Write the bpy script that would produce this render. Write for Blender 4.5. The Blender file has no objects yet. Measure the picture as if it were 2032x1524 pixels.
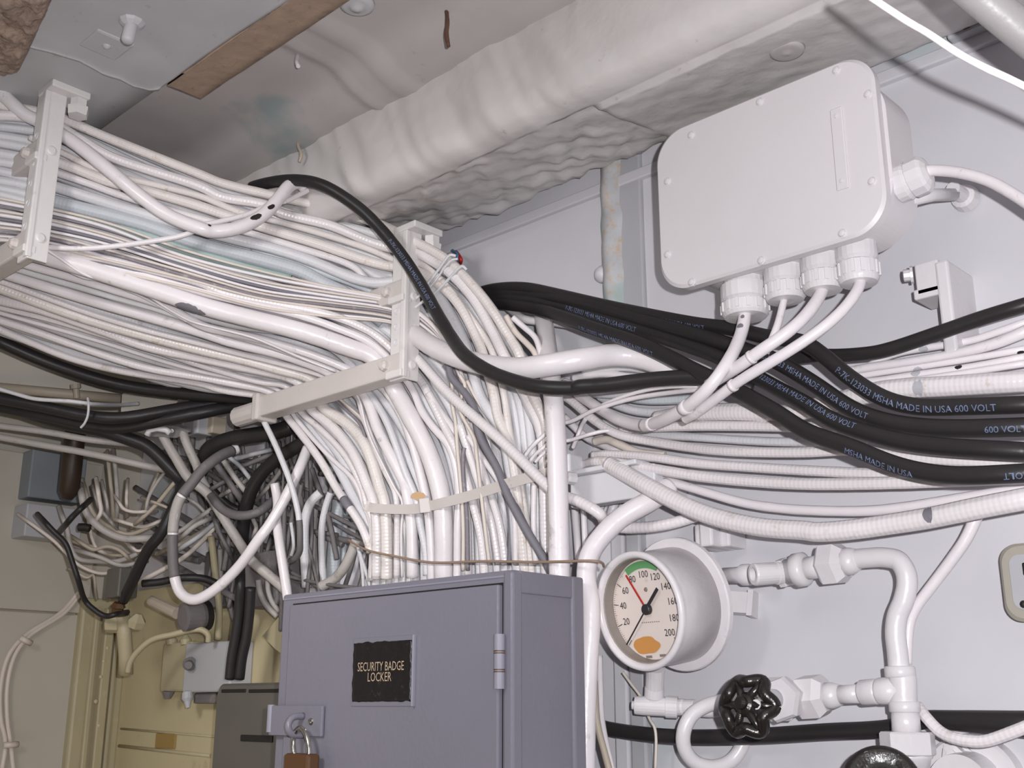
import bpy, bmesh, math, random
from mathutils import Vector, Matrix, noise
R = random.Random(7)
sc = bpy.context.scene
# ------------------------------------------------------------------ camera, light, exposure
# world: X runs along the right-hand bulkhead (towards the viewer), Y into that bulkhead, Z up
F = 2230.0; PITCH = math.radians(16); TH = math.radians(46.4); EYE = Vector((0, 0, 1.5))
U = Vector((math.sin(TH), -math.cos(TH))); M_ = Vector((math.cos(TH), math.sin(TH)))
def loc2w(v): return Vector((v[0]*U.x+v[1]*U.y, v[0]*M_.x+v[1]*M_.y, v[2]))
FW = loc2w((0, math.cos(PITCH), math.sin(PITCH))); UP = loc2w((0, -math.sin(PITCH), math.cos(PITCH))); RT = loc2w((1, 0, 0))
cam = bpy.data.objects.new('camera', bpy.data.cameras.new('camera')); sc.collection.objects.link(cam)
cm = Matrix.Identity(4)
for i in range(3):
    cm[i][0] = RT[i]; cm[i][1] = UP[i]; cm[i][2] = -FW[i]; cm[i][3] = EYE[i]
cam.matrix_world = cm
cam.data.sensor_width = 36; cam.data.lens = F/2032*36; cam.data.clip_start = .02
sc.camera = cam
wd = bpy.data.worlds.new('world'); sc.world = wd; wd.use_nodes = True
bg = wd.node_tree.nodes['Background']; bg.inputs[0].default_value = (.88, .90, 1, 1); bg.inputs[1].default_value = .085
fl = bpy.data.lights.new('flash', 'POINT'); fl.energy = 66; fl.color = (.985, .975, 1); fl.shadow_soft_size = .008
flo = bpy.data.objects.new('flash', fl); sc.collection.objects.link(flo); flo.location = EYE + RT*.05 + UP*.04 - FW*.02
fill = bpy.data.lights.new('corner_fill', 'AREA'); fill.energy = 1.6; fill.size = .5; fill.color = (1, .86, .66)  # added warm fill out of view, only to lift the lower-left corner
lo = bpy.data.objects.new('corner_fill', fill); sc.collection.objects.link(lo); lo.location = (-1.55, .1, 1.05)
lo.rotation_euler = (Vector((-2.2, 1.2, 1.35)) - lo.location).to_track_quat('-Z', 'Y').to_euler()
ov = bpy.data.lights.new('run_fill', 'AREA'); ov.energy = 1.7; ov.size = .3; ov.spread = math.radians(56); ov.color = (1, .98, .97)  # soft unseen fill, added because the far cables stay too dark under flash
oo = bpy.data.objects.new('run_fill', ov); sc.collection.objects.link(oo); oo.location = (-.80, -.45, 2.12)
oo.rotation_euler = (Vector((-1.42, 1.0, 1.74)) - oo.location).to_track_quat('-Z', 'Y').to_euler()
sc.view_settings.view_transform = 'Standard'; sc.view_settings.look = 'None'; sc.view_settings.gamma = 1
sc.view_settings.use_curve_mapping = False; sc.view_settings.exposure = 0
WALL = 1.23; FAR = -2.33

# ------------------------------------------------------------------ placing helpers
def ray(x, y): return FW + RT*((x-1016)/F) - UP*((y-762)/F)
def P(x, y, t=None, a=None, s=None, z=None):
    r = ray(x, y)
    if a is not None: t = a/r.y
    elif s is not None: t = s/r.x
    elif z is not None: t = z/r.z
    return EYE + r*t
def smin(a, b, k=.04):
    h = max(k-abs(a-b), 0)/k; return min(a, b)-h*h*k*.25
def field(x, y):
    r = ray(x, y)
    tn = -1.943/(r.x-.612*r.y) if r.x-.612*r.y < -1e-3 else 9
    d = r.z+.2755*r.y; tb = .822/d if d > 1e-3 else 9
    td = 1.1735/(r.y+.15*r.z)
    return smin(-smin(-tn, -tb), td, .08)
CR = dict(k1=(0,180,5.08), k2=(0,460,5.08), k3=(360,320,5.08), k4=(360,560,5.08), k5=(700,380,5.08), k6=(560,720,5.976),
 k7=(680,900,5.08), k8=(840,640,5.976), q1=(0,760,5.08), q2=(300,800,5.08), q3=(200,1040,5.08), q4=(1080,880,5.08),
 q5=(1632,560,5.08), q6=(1100,680,5.08), q7=(1680,0,5.773), q8=(1400,1300,6.773), b1=(0,0,2.988), b2=(680,0,2.988), b3=(1352,0,2.988),
 b4=(0,400,2.988), b5=(600,400,2.988), b6=(1352,500,2.988), s1=(0,850,4.482), s2=(0,1180,3.629), s3=(400,820,4.064),
 s4=(800,700,3.314), s6=(1140,1020,3.024), s7=(1520,1020,3.023), s8=(1100,600,3.176), g=(1180,1080,5.644), f=(0,0,1))
def path(txt):
    """'k1 10,20 30,40 / k3 5,6' -> list of points"""
    out = []
    for seg in txt.split('/'):
        w = seg.split(); c = CR[w[0]]
        for p in w[1:]:
            x, y = p.split(','); out.append((float(x)/c[2]+c[0], float(y)/c[2]+c[1]))
    return out
def crom(pts, n):
    """resample a polyline of tuples with a centripetal Catmull-Rom"""
    V = [Vector(p) for p in pts]
    V = [V[0]*2-V[1]] + V + [V[-1]*2-V[-2]]
    out = []
    for i in range(1, len(V)-2):
        p0, p1, p2, p3 = V[i-1:i+3]
        t0 = 0; t1 = max((p1-p0).length, 1e-6)**.5; t2 = t1+max((p2-p1).length, 1e-6)**.5; t3 = t2+max((p3-p2).length, 1e-6)**.5
        m = n if isinstance(n, int) else max(2, int((p2-p1).length/n))
        for k in range(m):
            t = t1+(t2-t1)*k/m
            A1 = p0*((t1-t)/(t1-t0))+p1*((t-t0)/(t1-t0)); A2 = p1*((t2-t)/(t2-t1))+p2*((t-t1)/(t2-t1)); A3 = p2*((t3-t)/(t3-t2))+p3*((t-t2)/(t3-t2))
            B1 = A1*((t2-t)/(t2-t0))+A2*((t-t0)/(t2-t0)); B2 = A2*((t3-t)/(t3-t1))+A3*((t-t1)/(t3-t1))
            out.append(B1*((t2-t)/(t2-t1))+B2*((t-t1)/(t2-t1)))
    out.append(V[-2].copy()); return out

# ------------------------------------------------------------------ materials
MATS = {}
def nmat(name):
    m = bpy.data.materials.new(name); m.use_nodes = True; MATS[name] = m
    return m, m.node_tree, m.node_tree.nodes['Principled BSDF']
def nd(t, typ, **k):
    n = t.nodes.new(typ)
    for a, b in k.items(): setattr(n, a, b)
    return n
def srgb(r, g, b): return tuple((c/12.92 if c <= .04045 else ((c+.055)/1.055)**2.4) for c in (r/255, g/255, b/255))+(1,)
def mathn(t, op, a, b=None):
    n = nd(t, 'ShaderNodeMath', operation=op)
    for i, v in enumerate((a, b)):
        if v is None: continue
        if isinstance(v, (int, float)): n.inputs[i].default_value = v
        else: t.links.new(v, n.inputs[i])
    return n.outputs[0]
def mat(name, col, rough=.4, bump=.15, bscale=60, dirt=None, dirt_amt=.35, dirt_scale=9, var=.05, braid=0, rib=0, metal=0, spec=.5, patch=None):
    m, t, b = nmat(name)
    L = t.links.new
    tc = nd(t, 'ShaderNodeTexCoord')
    geo = nd(t, 'ShaderNodeNewGeometry').outputs['Position']
    n1 = nd(t, 'ShaderNodeTexNoise'); n1.inputs['Scale'].default_value = dirt_scale; n1.inputs['Detail'].default_value = 5; L(geo, n1.inputs['Vector'])
    rp = nd(t, 'ShaderNodeValToRGB'); rp.color_ramp.elements[0].position = .3; rp.color_ramp.elements[1].position = .75
    c0 = tuple(min(1, c*(1-var)) for c in col[:3])+(1,); c1 = tuple(min(1, c*(1+var)) for c in col[:3])+(1,)
    rp.color_ramp.elements[0].color = c0; rp.color_ramp.elements[1].color = c1
    L(n1.outputs[0], rp.inputs[0]); out = rp.outputs[0]
    if dirt:
        n2 = nd(t, 'ShaderNodeTexNoise'); n2.inputs['Scale'].default_value = dirt_scale*2.7; n2.inputs['Detail'].default_value = 8; n2.inputs['Roughness'].default_value = .7; L(geo, n2.inputs['Vector'])
        r2 = nd(t, 'ShaderNodeValToRGB'); r2.color_ramp.elements[0].position = .66-.3*dirt_amt; r2.color_ramp.elements[1].position = .80
        L(n2.outputs[0], r2.inputs[0])
        mx = nd(t, 'ShaderNodeMix', data_type='RGBA'); L(r2.outputs[0], mx.inputs[0]); L(out, mx.inputs[6]); mx.inputs[7].default_value = dirt; out = mx.outputs[2]
    if patch:   # a second paint colour with a ragged shape of its own
        n4 = nd(t, 'ShaderNodeTexNoise'); n4.inputs['Scale'].default_value = patch[1]; n4.inputs['Detail'].default_value = 6; L(geo, n4.inputs['Vector'])
        r4 = nd(t, 'ShaderNodeValToRGB'); r4.color_ramp.elements[0].position = patch[2]; r4.color_ramp.elements[1].position = patch[2]+.05
        L(n4.outputs[0], r4.inputs[0])
        mx = nd(t, 'ShaderNodeMix', data_type='RGBA'); L(r4.outputs[0], mx.inputs[0]); L(out, mx.inputs[6]); mx.inputs[7].default_value = patch[0]; out = mx.outputs[2]
    L(out, b.inputs['Base Color'])
    b.inputs['Roughness'].default_value = rough; b.inputs['Metallic'].default_value = metal
    b.inputs['Specular IOR Level'].default_value = spec
    n3 = nd(t, 'ShaderNodeTexNoise'); n3.inputs['Scale'].default_value = bscale; n3.inputs['Detail'].default_value = 3; L(geo, n3.inputs['Vector'])
    bp = nd(t, 'ShaderNodeBump'); bp.inputs['Strength'].default_value = bump; bp.inputs['Distance'].default_value = .004
    L(n3.outputs[0], bp.inputs['Height']); nrm = bp.outputs[0]
    if braid or rib:
        uv = nd(t, 'ShaderNodeSeparateXYZ'); L(tc.outputs['UV'], uv.inputs[0])
        if braid:
            up = mathn(t, 'MULTIPLY', uv.outputs[0], 2*math.pi/.011); vp = mathn(t, 'MULTIPLY', uv.outputs[1], 2*math.pi*5)
            h = mathn(t, 'MULTIPLY', mathn(t, 'SINE', mathn(t, 'ADD', up, vp)), mathn(t, 'SINE', mathn(t, 'SUBTRACT', up, vp)))
            amt, dist = braid, .0012
        else:
            h = mathn(t, 'SINE', mathn(t, 'MULTIPLY', uv.outputs[0], 2*math.pi/.006)); amt, dist = rib, .001
        b2 = nd(t, 'ShaderNodeBump'); b2.inputs['Strength'].default_value = amt; b2.inputs['Distance'].default_value = dist
        L(h, b2.inputs['Height']); L(nrm, b2.inputs['Normal']); nrm = b2.outputs[0]
    L(nrm, b.inputs['Normal'])
    return m
RUST = srgb(150, 105, 60); GRIME = srgb(120, 108, 100)
WHITE = srgb(226, 220, 222)
mat('white', WHITE, .32, .2, 70, GRIME, .12)
mat('white_braid', srgb(224, 218, 219), .3, .15, 60, srgb(170, 150, 125), .2, 12, braid=.2)
mat('white_rust', srgb(223, 216, 212), .3, .15, 60, srgb(176, 146, 112), .26, 16, braid=.22)
mat('white_coil', srgb(224, 218, 219), .25, .1, 60, None, rib=.15)
mat('cool', srgb(211, 210, 213), .4, .2, 70, GRIME, .15, braid=.15)
mat('blue_grey', srgb(190, 195, 199), .45, .2, 70, None, braid=.2)
mat('teal', srgb(164, 184, 180), .5, .2, 60)
mat('cream_wire', srgb(212, 201, 192), .45, .1, 50, GRIME, .1)
mat('grey_wire', srgb(128, 122, 128), .5, .2, 60, srgb(190, 184, 182), .35, 25)
mat('bare_grey', srgb(118, 115, 122), .6, .2, 80)
mat('hose_grey', srgb(108, 103, 104), .6, .25, 80, srgb(150, 142, 138), .3)
mat('black', srgb(42, 39, 40), .42, .1, 90, None, var=.12, spec=.35)
mat('black_iron', srgb(34, 30, 28), .28, .25, 120, srgb(95, 80, 66), .15, 30)
mat('print', srgb(104, 117, 148), .6, 0)
mat('cast', srgb(216, 212, 214), .34, .3, 45, None)
mat('box_white', srgb(212, 207, 209), .45, .06, 90, None, var=.02)
mat('strut_paint', srgb(219, 215, 213), .38, .2, 60, srgb(168, 170, 168), .15)
mat('bar_paint', srgb(204, 196, 192), .5, .15, 80, GRIME, .1)
mat('wall_paint', srgb(205, 203, 208), .45, .12, 25, None, var=.03, patch=(srgb(192, 199, 201), 3, .62))
mat('wall_stain', srgb(186, 187, 190), .5, .3, 30, srgb(190, 142, 62), .55, 22, patch=(srgb(164, 178, 174), 8, .56))
mat('lag', srgb(196, 191, 190), .5, .35, 14, srgb(130, 112, 98), .06, 14, var=.04, patch=(srgb(176, 184, 184), 4, .64))
mat('lag_beam', srgb(205, 200, 198), .38, .5, 28, srgb(120, 104, 92), .06, 14, var=.05)
mat('ceil_grey', srgb(180, 174, 172), .55, .2, 12, srgb(128, 112, 102), .08, 10, var=.05, patch=(srgb(150, 158, 158), 3.2, .6))
mat('ceil_light', srgb(182, 180, 182), .5, .25, 16, srgb(140, 124, 110), .12, 12, var=.05)
mat('fibre', srgb(146, 126, 112), .9, 1, 90, srgb(90, 72, 58), .5, 30, var=.2)
mat('wood', srgb(158, 136, 118), .75, .5, 60, srgb(116, 92, 74), .3, 26, var=.12)
mat('cream', srgb(188, 176, 142), .5, .1, 30, srgb(150, 136, 104), .15, 6)
mat('cream_pale', srgb(184, 178, 166), .55, .1, 30, srgb(160, 150, 132), .15, 5)
mat('cream_trim', srgb(172, 162, 132), .5, .2, 40, srgb(190, 180, 150), .3, 10)
mat('tan_part', srgb(176, 164, 148), .5, .2, 50, GRIME, .15)
mat('tangle', srgb(172, 166, 162), .5, .2, 60, srgb(120, 110, 100), .3, 15)
mat('locker', srgb(120, 118, 129), .38, .12, 160, None, var=.025)
mat('locker_edge', srgb(140, 138, 150), .4, .1, 120)
mat('case_grey', srgb(92, 88, 82), .5, .1, 80)
mat('panel_blue', srgb(128, 134, 140), .55, .1, 60)
mat('dark', srgb(26, 22, 20), .6, .1, 60)
mat('brown_grip', srgb(48, 34, 24), .5, .2, 60)
mat('sign_black', srgb(24, 21, 22), .32, .25, 60, srgb(70, 66, 66), .12, 30)
mat('sign_ink', srgb(178, 158, 136), .5, 0)
mat('chrome', srgb(200, 196, 186), .2, 0, metal=1)
mat('brass_lock', srgb(86, 58, 32), .45, .2, 60)
mat('dial', srgb(220, 207, 199), .5, .03, 40, srgb(190, 168, 140), .12, 20)
mat('ink', srgb(40, 36, 40), .5, 0)
mat('ink_soft', srgb(130, 118, 112), .6, 0)
mat('red', srgb(178, 40, 32), .45, 0)
mat('green', srgb(96, 152, 98), .5, .1, 60)
mat('orange_stain', srgb(196, 138, 72), .7, 0, var=.1)
mat('bezel', srgb(222, 217, 219), .3, .2, 60, srgb(176, 190, 184), .12, 22)
mat('bezel_in', srgb(140, 132, 126), .5, .3, 60)
mat('tan_tape', srgb(190, 156, 116), .7, .2, 60)
mat('twine', srgb(150, 126, 108), .7, .3, 90)
mat('rust_wire', srgb(96, 66, 52), .8, .3, 90)
mat('ink_red', srgb(196, 60, 48), .5, 0)
mat('blue', srgb(90, 140, 190), .5, 0)
mat('deck', srgb(90, 70, 62), .6, .1)
mat('pipe_grey', srgb(158, 154, 154), .4, .25, 60, GRIME, .2)
mat('box_side', srgb(196, 190, 184), .5, .1, 60)
mat('label_yellow', srgb(150, 124, 70), .6, .1)
mat('plate_rim', srgb(168, 162, 150), .4, .15, 60)
mat('plate_grey', srgb(176, 176, 180), .55, .1, 60)

# ------------------------------------------------------------------ object helpers
def link(name, me, parent=None, kind=None):
    o = bpy.data.objects.new(name, me); sc.collection.objects.link(o)
    if parent is not None: o.parent = parent
    if kind: o['kind'] = kind
    return o
def obj(name, bm, m, parent=None, kind=None, smooth=False):
    bm.normal_update()
    base = parent_loc(parent)
    if parent is None:
        xs = [v.co for v in bm.verts]; c = sum(xs, Vector())/max(1, len(xs)); org = c
    else: org = base
    for v in bm.verts: v.co -= org
    me = bpy.data.meshes.new(name); bm.to_mesh(me); bm.free()
    for mm in (m if isinstance(m, (list, tuple)) else [m]): me.materials.append(MATS[mm])
    if smooth:
        for p in me.polygons: p.use_smooth = True
    o = link(name, me, parent, kind)
    if parent is None: o.location = org
    return o
def parent_loc(p):
    v = Vector()
    while p is not None: v += p.location; p = p.parent
    return v
def tag(o, label, cat, group=None):
    o['label'] = label; o['category'] = cat
    if group: o['group'] = group
    return o
def thing(name, loc, label, cat, group=None):
    o = bpy.data.objects.new(name, None); sc.collection.objects.link(o); o.location = loc; o.empty_display_size = .05
    return tag(o, label, cat, group)
def box(bm, lo, hi, bev=0, seg=2, mi=0):
    lo = Vector(lo); hi = Vector(hi); c = (lo+hi)/2; d = hi-lo
    r = bmesh.ops.create_cube(bm, size=1, matrix=Matrix.Translation(c) @ Matrix.Diagonal((abs(d.x), abs(d.y), abs(d.z), 1)))
    if bev:
        es = list({e for v in r['verts'] for e in v.link_edges})
        bmesh.ops.bevel(bm, geom=es, offset=bev, segments=seg, affect='EDGES', profile=.5)
    return bm
def B(lo, hi, bev=0, seg=2): return box(bmesh.new(), lo, hi, bev, seg)
def frame(axis, up=Vector((0, 0, 1))):
    z = Vector(axis).normalized(); x = Vector(up).cross(z)
    if x.length < 1e-4: x = Vector((1, 0, 0)).cross(z)
    x.normalize(); y = z.cross(x)
    return Matrix((x, y, z)).transposed()
def lathe(bm, p0, axis, prof, seg=24, up=Vector((0, 0, 1)), sides=None, rot=0):
    """prof: list of (distance along the axis, radius)"""
    fr = frame(axis, up); n = sides or seg; rings = []
    for d, r in prof:
        rings.append([bm.verts.new(Vector(p0)+fr @ Vector((r*math.cos(rot+2*math.pi*i/n), r*math.sin(rot+2*math.pi*i/n), d))) for i in range(n)])
    for a, b in zip(rings, rings[1:]):
        for i in range(n): bm.faces.new((a[i], a[(i+1) % n], b[(i+1) % n], b[i]))
    if prof[0][1] > 1e-5: bm.faces.new(rings[0][::-1])
    if prof[-1][1] > 1e-5: bm.faces.new(rings[-1])
    return bm
def LA(p0, p1, prof, **k):
    """lathe between two points, prof distances as fractions"""
    p0 = Vector(p0); p1 = Vector(p1); L = (p1-p0).length
    return lathe(bmesh.new(), p0, p1-p0, [(d*L, r) for d, r in prof], **k)
def hexnut(p0, p1, r, rot=0):
    return LA(p0, p1, [(0, r*.86), (.1, r), (.9, r), (1, r*.86)], sides=6, rot=rot)
def sweep(bm, pts, r, sides=12, cap=True, rfun=None, wob=0, seed=0):
    """tube along 3-D points, with UV = (metres, turn)"""
    uvl = bm.loops.layers.uv.verify()
    n = len(pts); T = []
    for i in range(n):
        d = pts[min(i+1, n-1)]-pts[max(i-1, 0)]; T.append(d.normalized() if d.length > 1e-9 else Vector((1, 0, 0)))
    N = T[0].orthogonal().normalized(); rings = []; U_ = [0]
    for i in range(n):
        if i:
            N = (N-T[i]*N.dot(T[i])).normalized(); U_.append(U_[-1]+(pts[i]-pts[i-1]).length)
        b = T[i].cross(N); rr = r*(rfun(i/(n-1)) if rfun else 1)
        if wob: rr *= 1+wob*noise.noise((U_[-1]*55, seed, 0))
        rings.append([bm.verts.new(pts[i]+(N*math.cos(2*math.pi*k/sides)+b*math.sin(2*math.pi*k/sides))*rr) for k in range(sides)])
    for i in range(n-1):
        for k in range(sides):
            f = bm.faces.new((rings[i][k], rings[i][(k+1) % sides], rings[i+1][(k+1) % sides], rings[i+1][k])); f.smooth = True
            for l, (uu, vv) in zip(f.loops, ((U_[i], k), (U_[i], k+1), (U_[i+1], k+1), (U_[i+1], k))): l[uvl].uv = (uu, vv/sides)
    if cap: bm.faces.new(rings[0][::-1]); bm.faces.new(rings[-1])
    return bm
def solve(px, B_=None, a=None, t=None, s=None, step=9):
    """image-plane control points + one depth rule -> smooth 3-D path"""
    n = len(px)
    def lst(v): return list(v) if isinstance(v, (list, tuple)) else [v]*n
    def fit(v):
        v = lst(v)
        if len(v) != n: v = [v[0]+(v[-1]-v[0])*0 if len(v) == 1 else ip(v, i/(n-1)) for i in range(n)]
        return v
    def ip(v, q):
        x = q*(len(v)-1); i = min(int(x), len(v)-2); return v[i]+(v[i+1]-v[i])*(x-i)
    dep = fit(B_ if B_ is not None else a if a is not None else t if t is not None else s)
    C = crom([(p[0], p[1], d*400) for p, d in zip(px, dep)], step)
    tt = []
    for c in C:
        r = ray(c.x, c.y); d = c.z/400
        tt.append(field(c.x, c.y)+d if B_ is not None else d/r.y if a is not None else d/r.x if s is not None else d)
    for _ in range(3 if B_ is not None else 1):
        k = 6 if B_ is not None else 2
        tt = [sum(tt[max(0, i-k):i+k+1])/len(tt[max(0, i-k):i+k+1]) for i in range(len(tt))]
    pts = [EYE+ray(c.x, c.y)*q for c, q in zip(C, tt)]
    for _ in range(5):      # relax small kinks
        pts = [pts[0]]+[pts[i]*.5+(pts[i-1]+pts[i+1])*.25 for i in range(1, len(pts)-1)]+[pts[-1]]
    return pts, sum(tt)/len(tt)
PATHS = {}
def cable(txt, w, m, label, cat='cable', group=None, name='cable', B=None, a=None, t=None, s=None, parent=None, key=None, sides=12, taper=None, wob=.03, step=9):
    px = path(txt) if isinstance(txt, str) else txt
    pts, tm = solve(px, B, a, t, s, step)
    r = w*tm/F/2
    bm = sweep(bmesh.new(), pts, r, sides, True, taper, wob, R.random()*50)
    o = obj(name, bm, m, parent)
    if parent is None: tag(o, label, cat, group)
    if key: PATHS[key] = (o, pts, r)
    return o
def spot(key, c, w, h, m, name='worn_patch', seed=0, rot=0):
    """ragged patch of other paint lying on a cable's surface; w along, h across (pixels at its depth)"""
    o, pts, r = PATHS[key]; i = max(1, near(pts, *c)); tm = (pts[i]-EYE).dot(FW); bm = bmesh.new(); vs = []
    T = (pts[min(i+1, len(pts)-1)]-pts[i-1]).normalized(); n0 = EYE-pts[i]; n0 = (n0-T*n0.dot(T)).normalized(); b0 = n0.cross(T)
    q = P(c[0], c[1], t=tm)-pts[i]; off = max(-.8, min(.8, q.dot(b0)/r)); ph0 = math.asin(off)
    def at_(u, v):
        d = u*tm/F; k = i
        while d > 0 and k < len(pts)-2 and (pts[k+1]-pts[k]).length < d: d -= (pts[k+1]-pts[k]).length; k += 1
        while d < 0 and k > 1 and (pts[k-1]-pts[k]).length < -d: d += (pts[k-1]-pts[k]).length; k -= 1
        A = pts[k]; T_ = (pts[min(k+1, len(pts)-1)]-pts[max(k-1, 0)]).normalized(); n_ = EYE-A; n_ = (n_-T_*n_.dot(T_)).normalized(); b_ = n_.cross(T_)
        ph = ph0+v*tm/F/r; return A+T_*d+(n_*math.cos(ph)+b_*math.sin(ph))*r*1.03
    N_ = 5; rows = []
    for a_ in range(-N_, N_+1):
        u = a_/N_; hw = math.sqrt(max(.02, 1-u*u))
        rows.append([bm.verts.new(at_(u*w/2, (v/3)*hw*h/2*(1+.45*nz((u*2.2+seed, v, seed)))+rot*u*h/2)) for v in range(-3, 4)])
    for A, C_ in zip(rows, rows[1:]):
        for k in range(6): bm.faces.new((A[k], C_[k], C_[k+1], A[k+1]))
    return obj(name, bm, m, o)
def near(pts, x, y):
    best = None
    for i, p in enumerate(pts):
        d = p-EYE; q = d.dot(FW); u = (d.dot(RT)/q*F+1016-x)**2+(-d.dot(UP)/q*F+762-y)**2
        if best is None or u < best[0]: best = (u, i)
    return best[1]
def sleeve(key, p0, p1, m, name='bare_patch', grow=1.03, label=None):
    o, pts, r = PATHS[key]; i, j = sorted((near(pts, *p0), near(pts, *p1)))
    seg = pts[i:j+1]
    if len(seg) < 2: seg = pts[i:i+2]
    c = obj(name, sweep(bmesh.new(), seg, r*grow, 14), m, o)
    if label: c['label'] = label
    return c
def text_faces(body, size, bold=False):
    cu = bpy.data.curves.new('t', 'FONT'); cu.body = body; cu.size = size; cu.align_x = 'CENTER'; cu.align_y = 'CENTER'; cu.resolution_u = 2
    if bold: cu.offset = size*.02
    o = bpy.data.objects.new('t', cu); sc.collection.objects.link(o)
    dg = bpy.context.evaluated_depsgraph_get(); me = o.evaluated_get(dg).to_mesh()
    vs = [v.co.copy() for v in me.vertices]; fs = [tuple(p.vertices) for p in me.polygons]
    o.evaluated_get(dg).to_mesh_clear(); bpy.data.objects.remove(o); bpy.data.curves.remove(cu)
    return vs, fs
def text_on(body, size, origin, right, up, m, parent, name='lettering', bold=False, squash=1):
    vs, fs = text_faces(body, size, bold); bm = bmesh.new()
    q = [bm.verts.new(Vector(origin)+Vector(right)*v.x*squash+Vector(up)*v.y) for v in vs]
    for f_ in fs:
        try: bm.faces.new([q[i] for i in f_])
        except ValueError: pass
    return obj(name, bm, m, parent)
def print_on(key, body, p0, size, flip=False, tilt=0):
    """lettering wrapped on a cable's own surface"""
    o, pts, r = PATHS[key]; vs, fs = text_faces(body, size)
    xm = min(v.x for v in vs); i0 = near(pts, *p0); bm = bmesh.new()
    acc = [0]
    for i in range(i0, len(pts)-1): acc.append(acc[-1]+(pts[i+1]-pts[i]).length)
    q = []
    W_ = max(v.x for v in vs)-xm
    for v in vs:
        x = v.x-xm; y = v.y
        if flip: x = W_-x; y = -y
        k = 0
        while k < len(acc)-2 and acc[k+1] < x: k += 1
        A = pts[i0+k]; Bp = pts[min(i0+k+1, len(pts)-1)]; T = (Bp-A).normalized()
        c = A+T*(x-acc[k]); n = EYE-c; n = (n-T*n.dot(T)).normalized(); b = n.cross(T)
        ph = y/r+tilt
        q.append(bm.verts.new(c+(n*math.cos(ph)+b*math.sin(ph))*r*1.075))
    for f_ in fs:
        try: bm.faces.new([q[i] for i in f_])
        except ValueError: pass
    return obj('lettering', bm, 'print', o)
ORD = 'topmost second third fourth fifth sixth seventh eighth ninth tenth eleventh twelfth thirteenth fourteenth fifteenth'.split()
Z0 = 1.5
# ------------------------------------------------------------------ the compartment shell
def grid(bm, nu, nv, fn):
    vs = [[bm.verts.new(fn(i/nu, j/nv)) for j in range(nv+1)] for i in range(nu+1)]
    for i in range(nu):
        for j in range(nv):
            f_ = bm.faces.new((vs[i][j], vs[i+1][j], vs[i+1][j+1], vs[i][j+1])); f_.smooth = True
    return vs
def slab(bm, d):
    """give an open grid a back skin at offset d"""
    r = bmesh.ops.extrude_face_region(bm, geom=bm.faces[:])
    for e in r['geom']:
        if isinstance(e, bmesh.types.BMVert): e.co += d
nz = lambda v, s=1.0: noise.noise(Vector(v)*s)
# right-hand bulkhead, slightly uneven plating
bm = bmesh.new()
def fwall(i, j):
    x = -2.9+3.6*i; z = 3.0*j
    return Vector((x, WALL+.004*nz((x*2, z*2, 3))+.0015*nz((x*9, z*9, 1)), z))
grid(bm, 120, 100, fwall); slab(bm, Vector((0, .05, 0)))
wall_right = obj('wall_right', bm, 'wall_paint', kind='structure')
# far bulkhead, cream paint
bm = bmesh.new(); box(bm, (FAR-.05, -1.6, 0), (FAR, WALL, 3.0))
wall_far = obj('wall_far', bm, 'cream_pale', kind='structure')
floor = obj('floor', B((FAR-.1, -1.8, -.05), (.8, WALL+.1, 0)), 'deck', kind='structure')
# cream painted plating of the right bulkhead below the tangle
p1 = P(238, 1300, a=WALL-.012); p2 = P(566, 1300, a=WALL-.012)
cr = obj('trim_1', B((FAR, WALL-.012, 1.0), (p2.x, WALL+.01, Z0+.24), .003), 'cream', kind='structure')
for (x0, y0, x1, y1, w) in ((240, 1446, 428, 1462, .004), (236, 1480, 418, 1500, .006)):
    A = P(x0, y0, a=WALL-.013); C_ = P(x1, y1, a=WALL-.013)
    obj('seam', sweep(bmesh.new(), [A, C_], w*.55, 8), 'cream_trim', cr)
# corner stanchion between the two bulkheads
bx = P(150, 1300, s=FAR+.02)
st = obj('trim_2', B((FAR-.01, bx.y, .6), (FAR+.03, WALL-.01, Z0+.22), .006), 'cream_trim', kind='structure')
for xx, wd_ in ((186, .012), (208, .02), (228, .010)):
    q = P(xx, 1300, s=FAR+.035)
    obj('flange', B((FAR+.028, q.y-wd_/2, .6), (FAR+.028+wd_, q.y+wd_/2, Z0+.20), .003), 'cream_trim', st)
for k, (xx, yy) in enumerate(((213, 1286), (206, 1312), (200, 1343), (190, 1392), (196, 1440))):
    q = P(xx, yy, s=FAR+.046)
    obj('rivet', lathe(bmesh.new(), q, (1, 0, 0), [(0, .0045), (.002, .004), (.0035, .001)], 10), 'cream', st)
# far bulkhead plates
q0 = P(-60, 1206, s=FAR); q1 = P(152, 1220, s=FAR)
obj('trim_3', B((FAR-.005, q0.y-.3, .5), (FAR+.010, q1.y, q0.z-.002), .003), 'cream_pale', kind='structure')
obj('trim_4', B((FAR-.005, q0.y-.3, q0.z+.001), (FAR+.014, q1.y+.02, P(-60, 884, s=FAR).z), .003), 'cream_pale', kind='structure')
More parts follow.
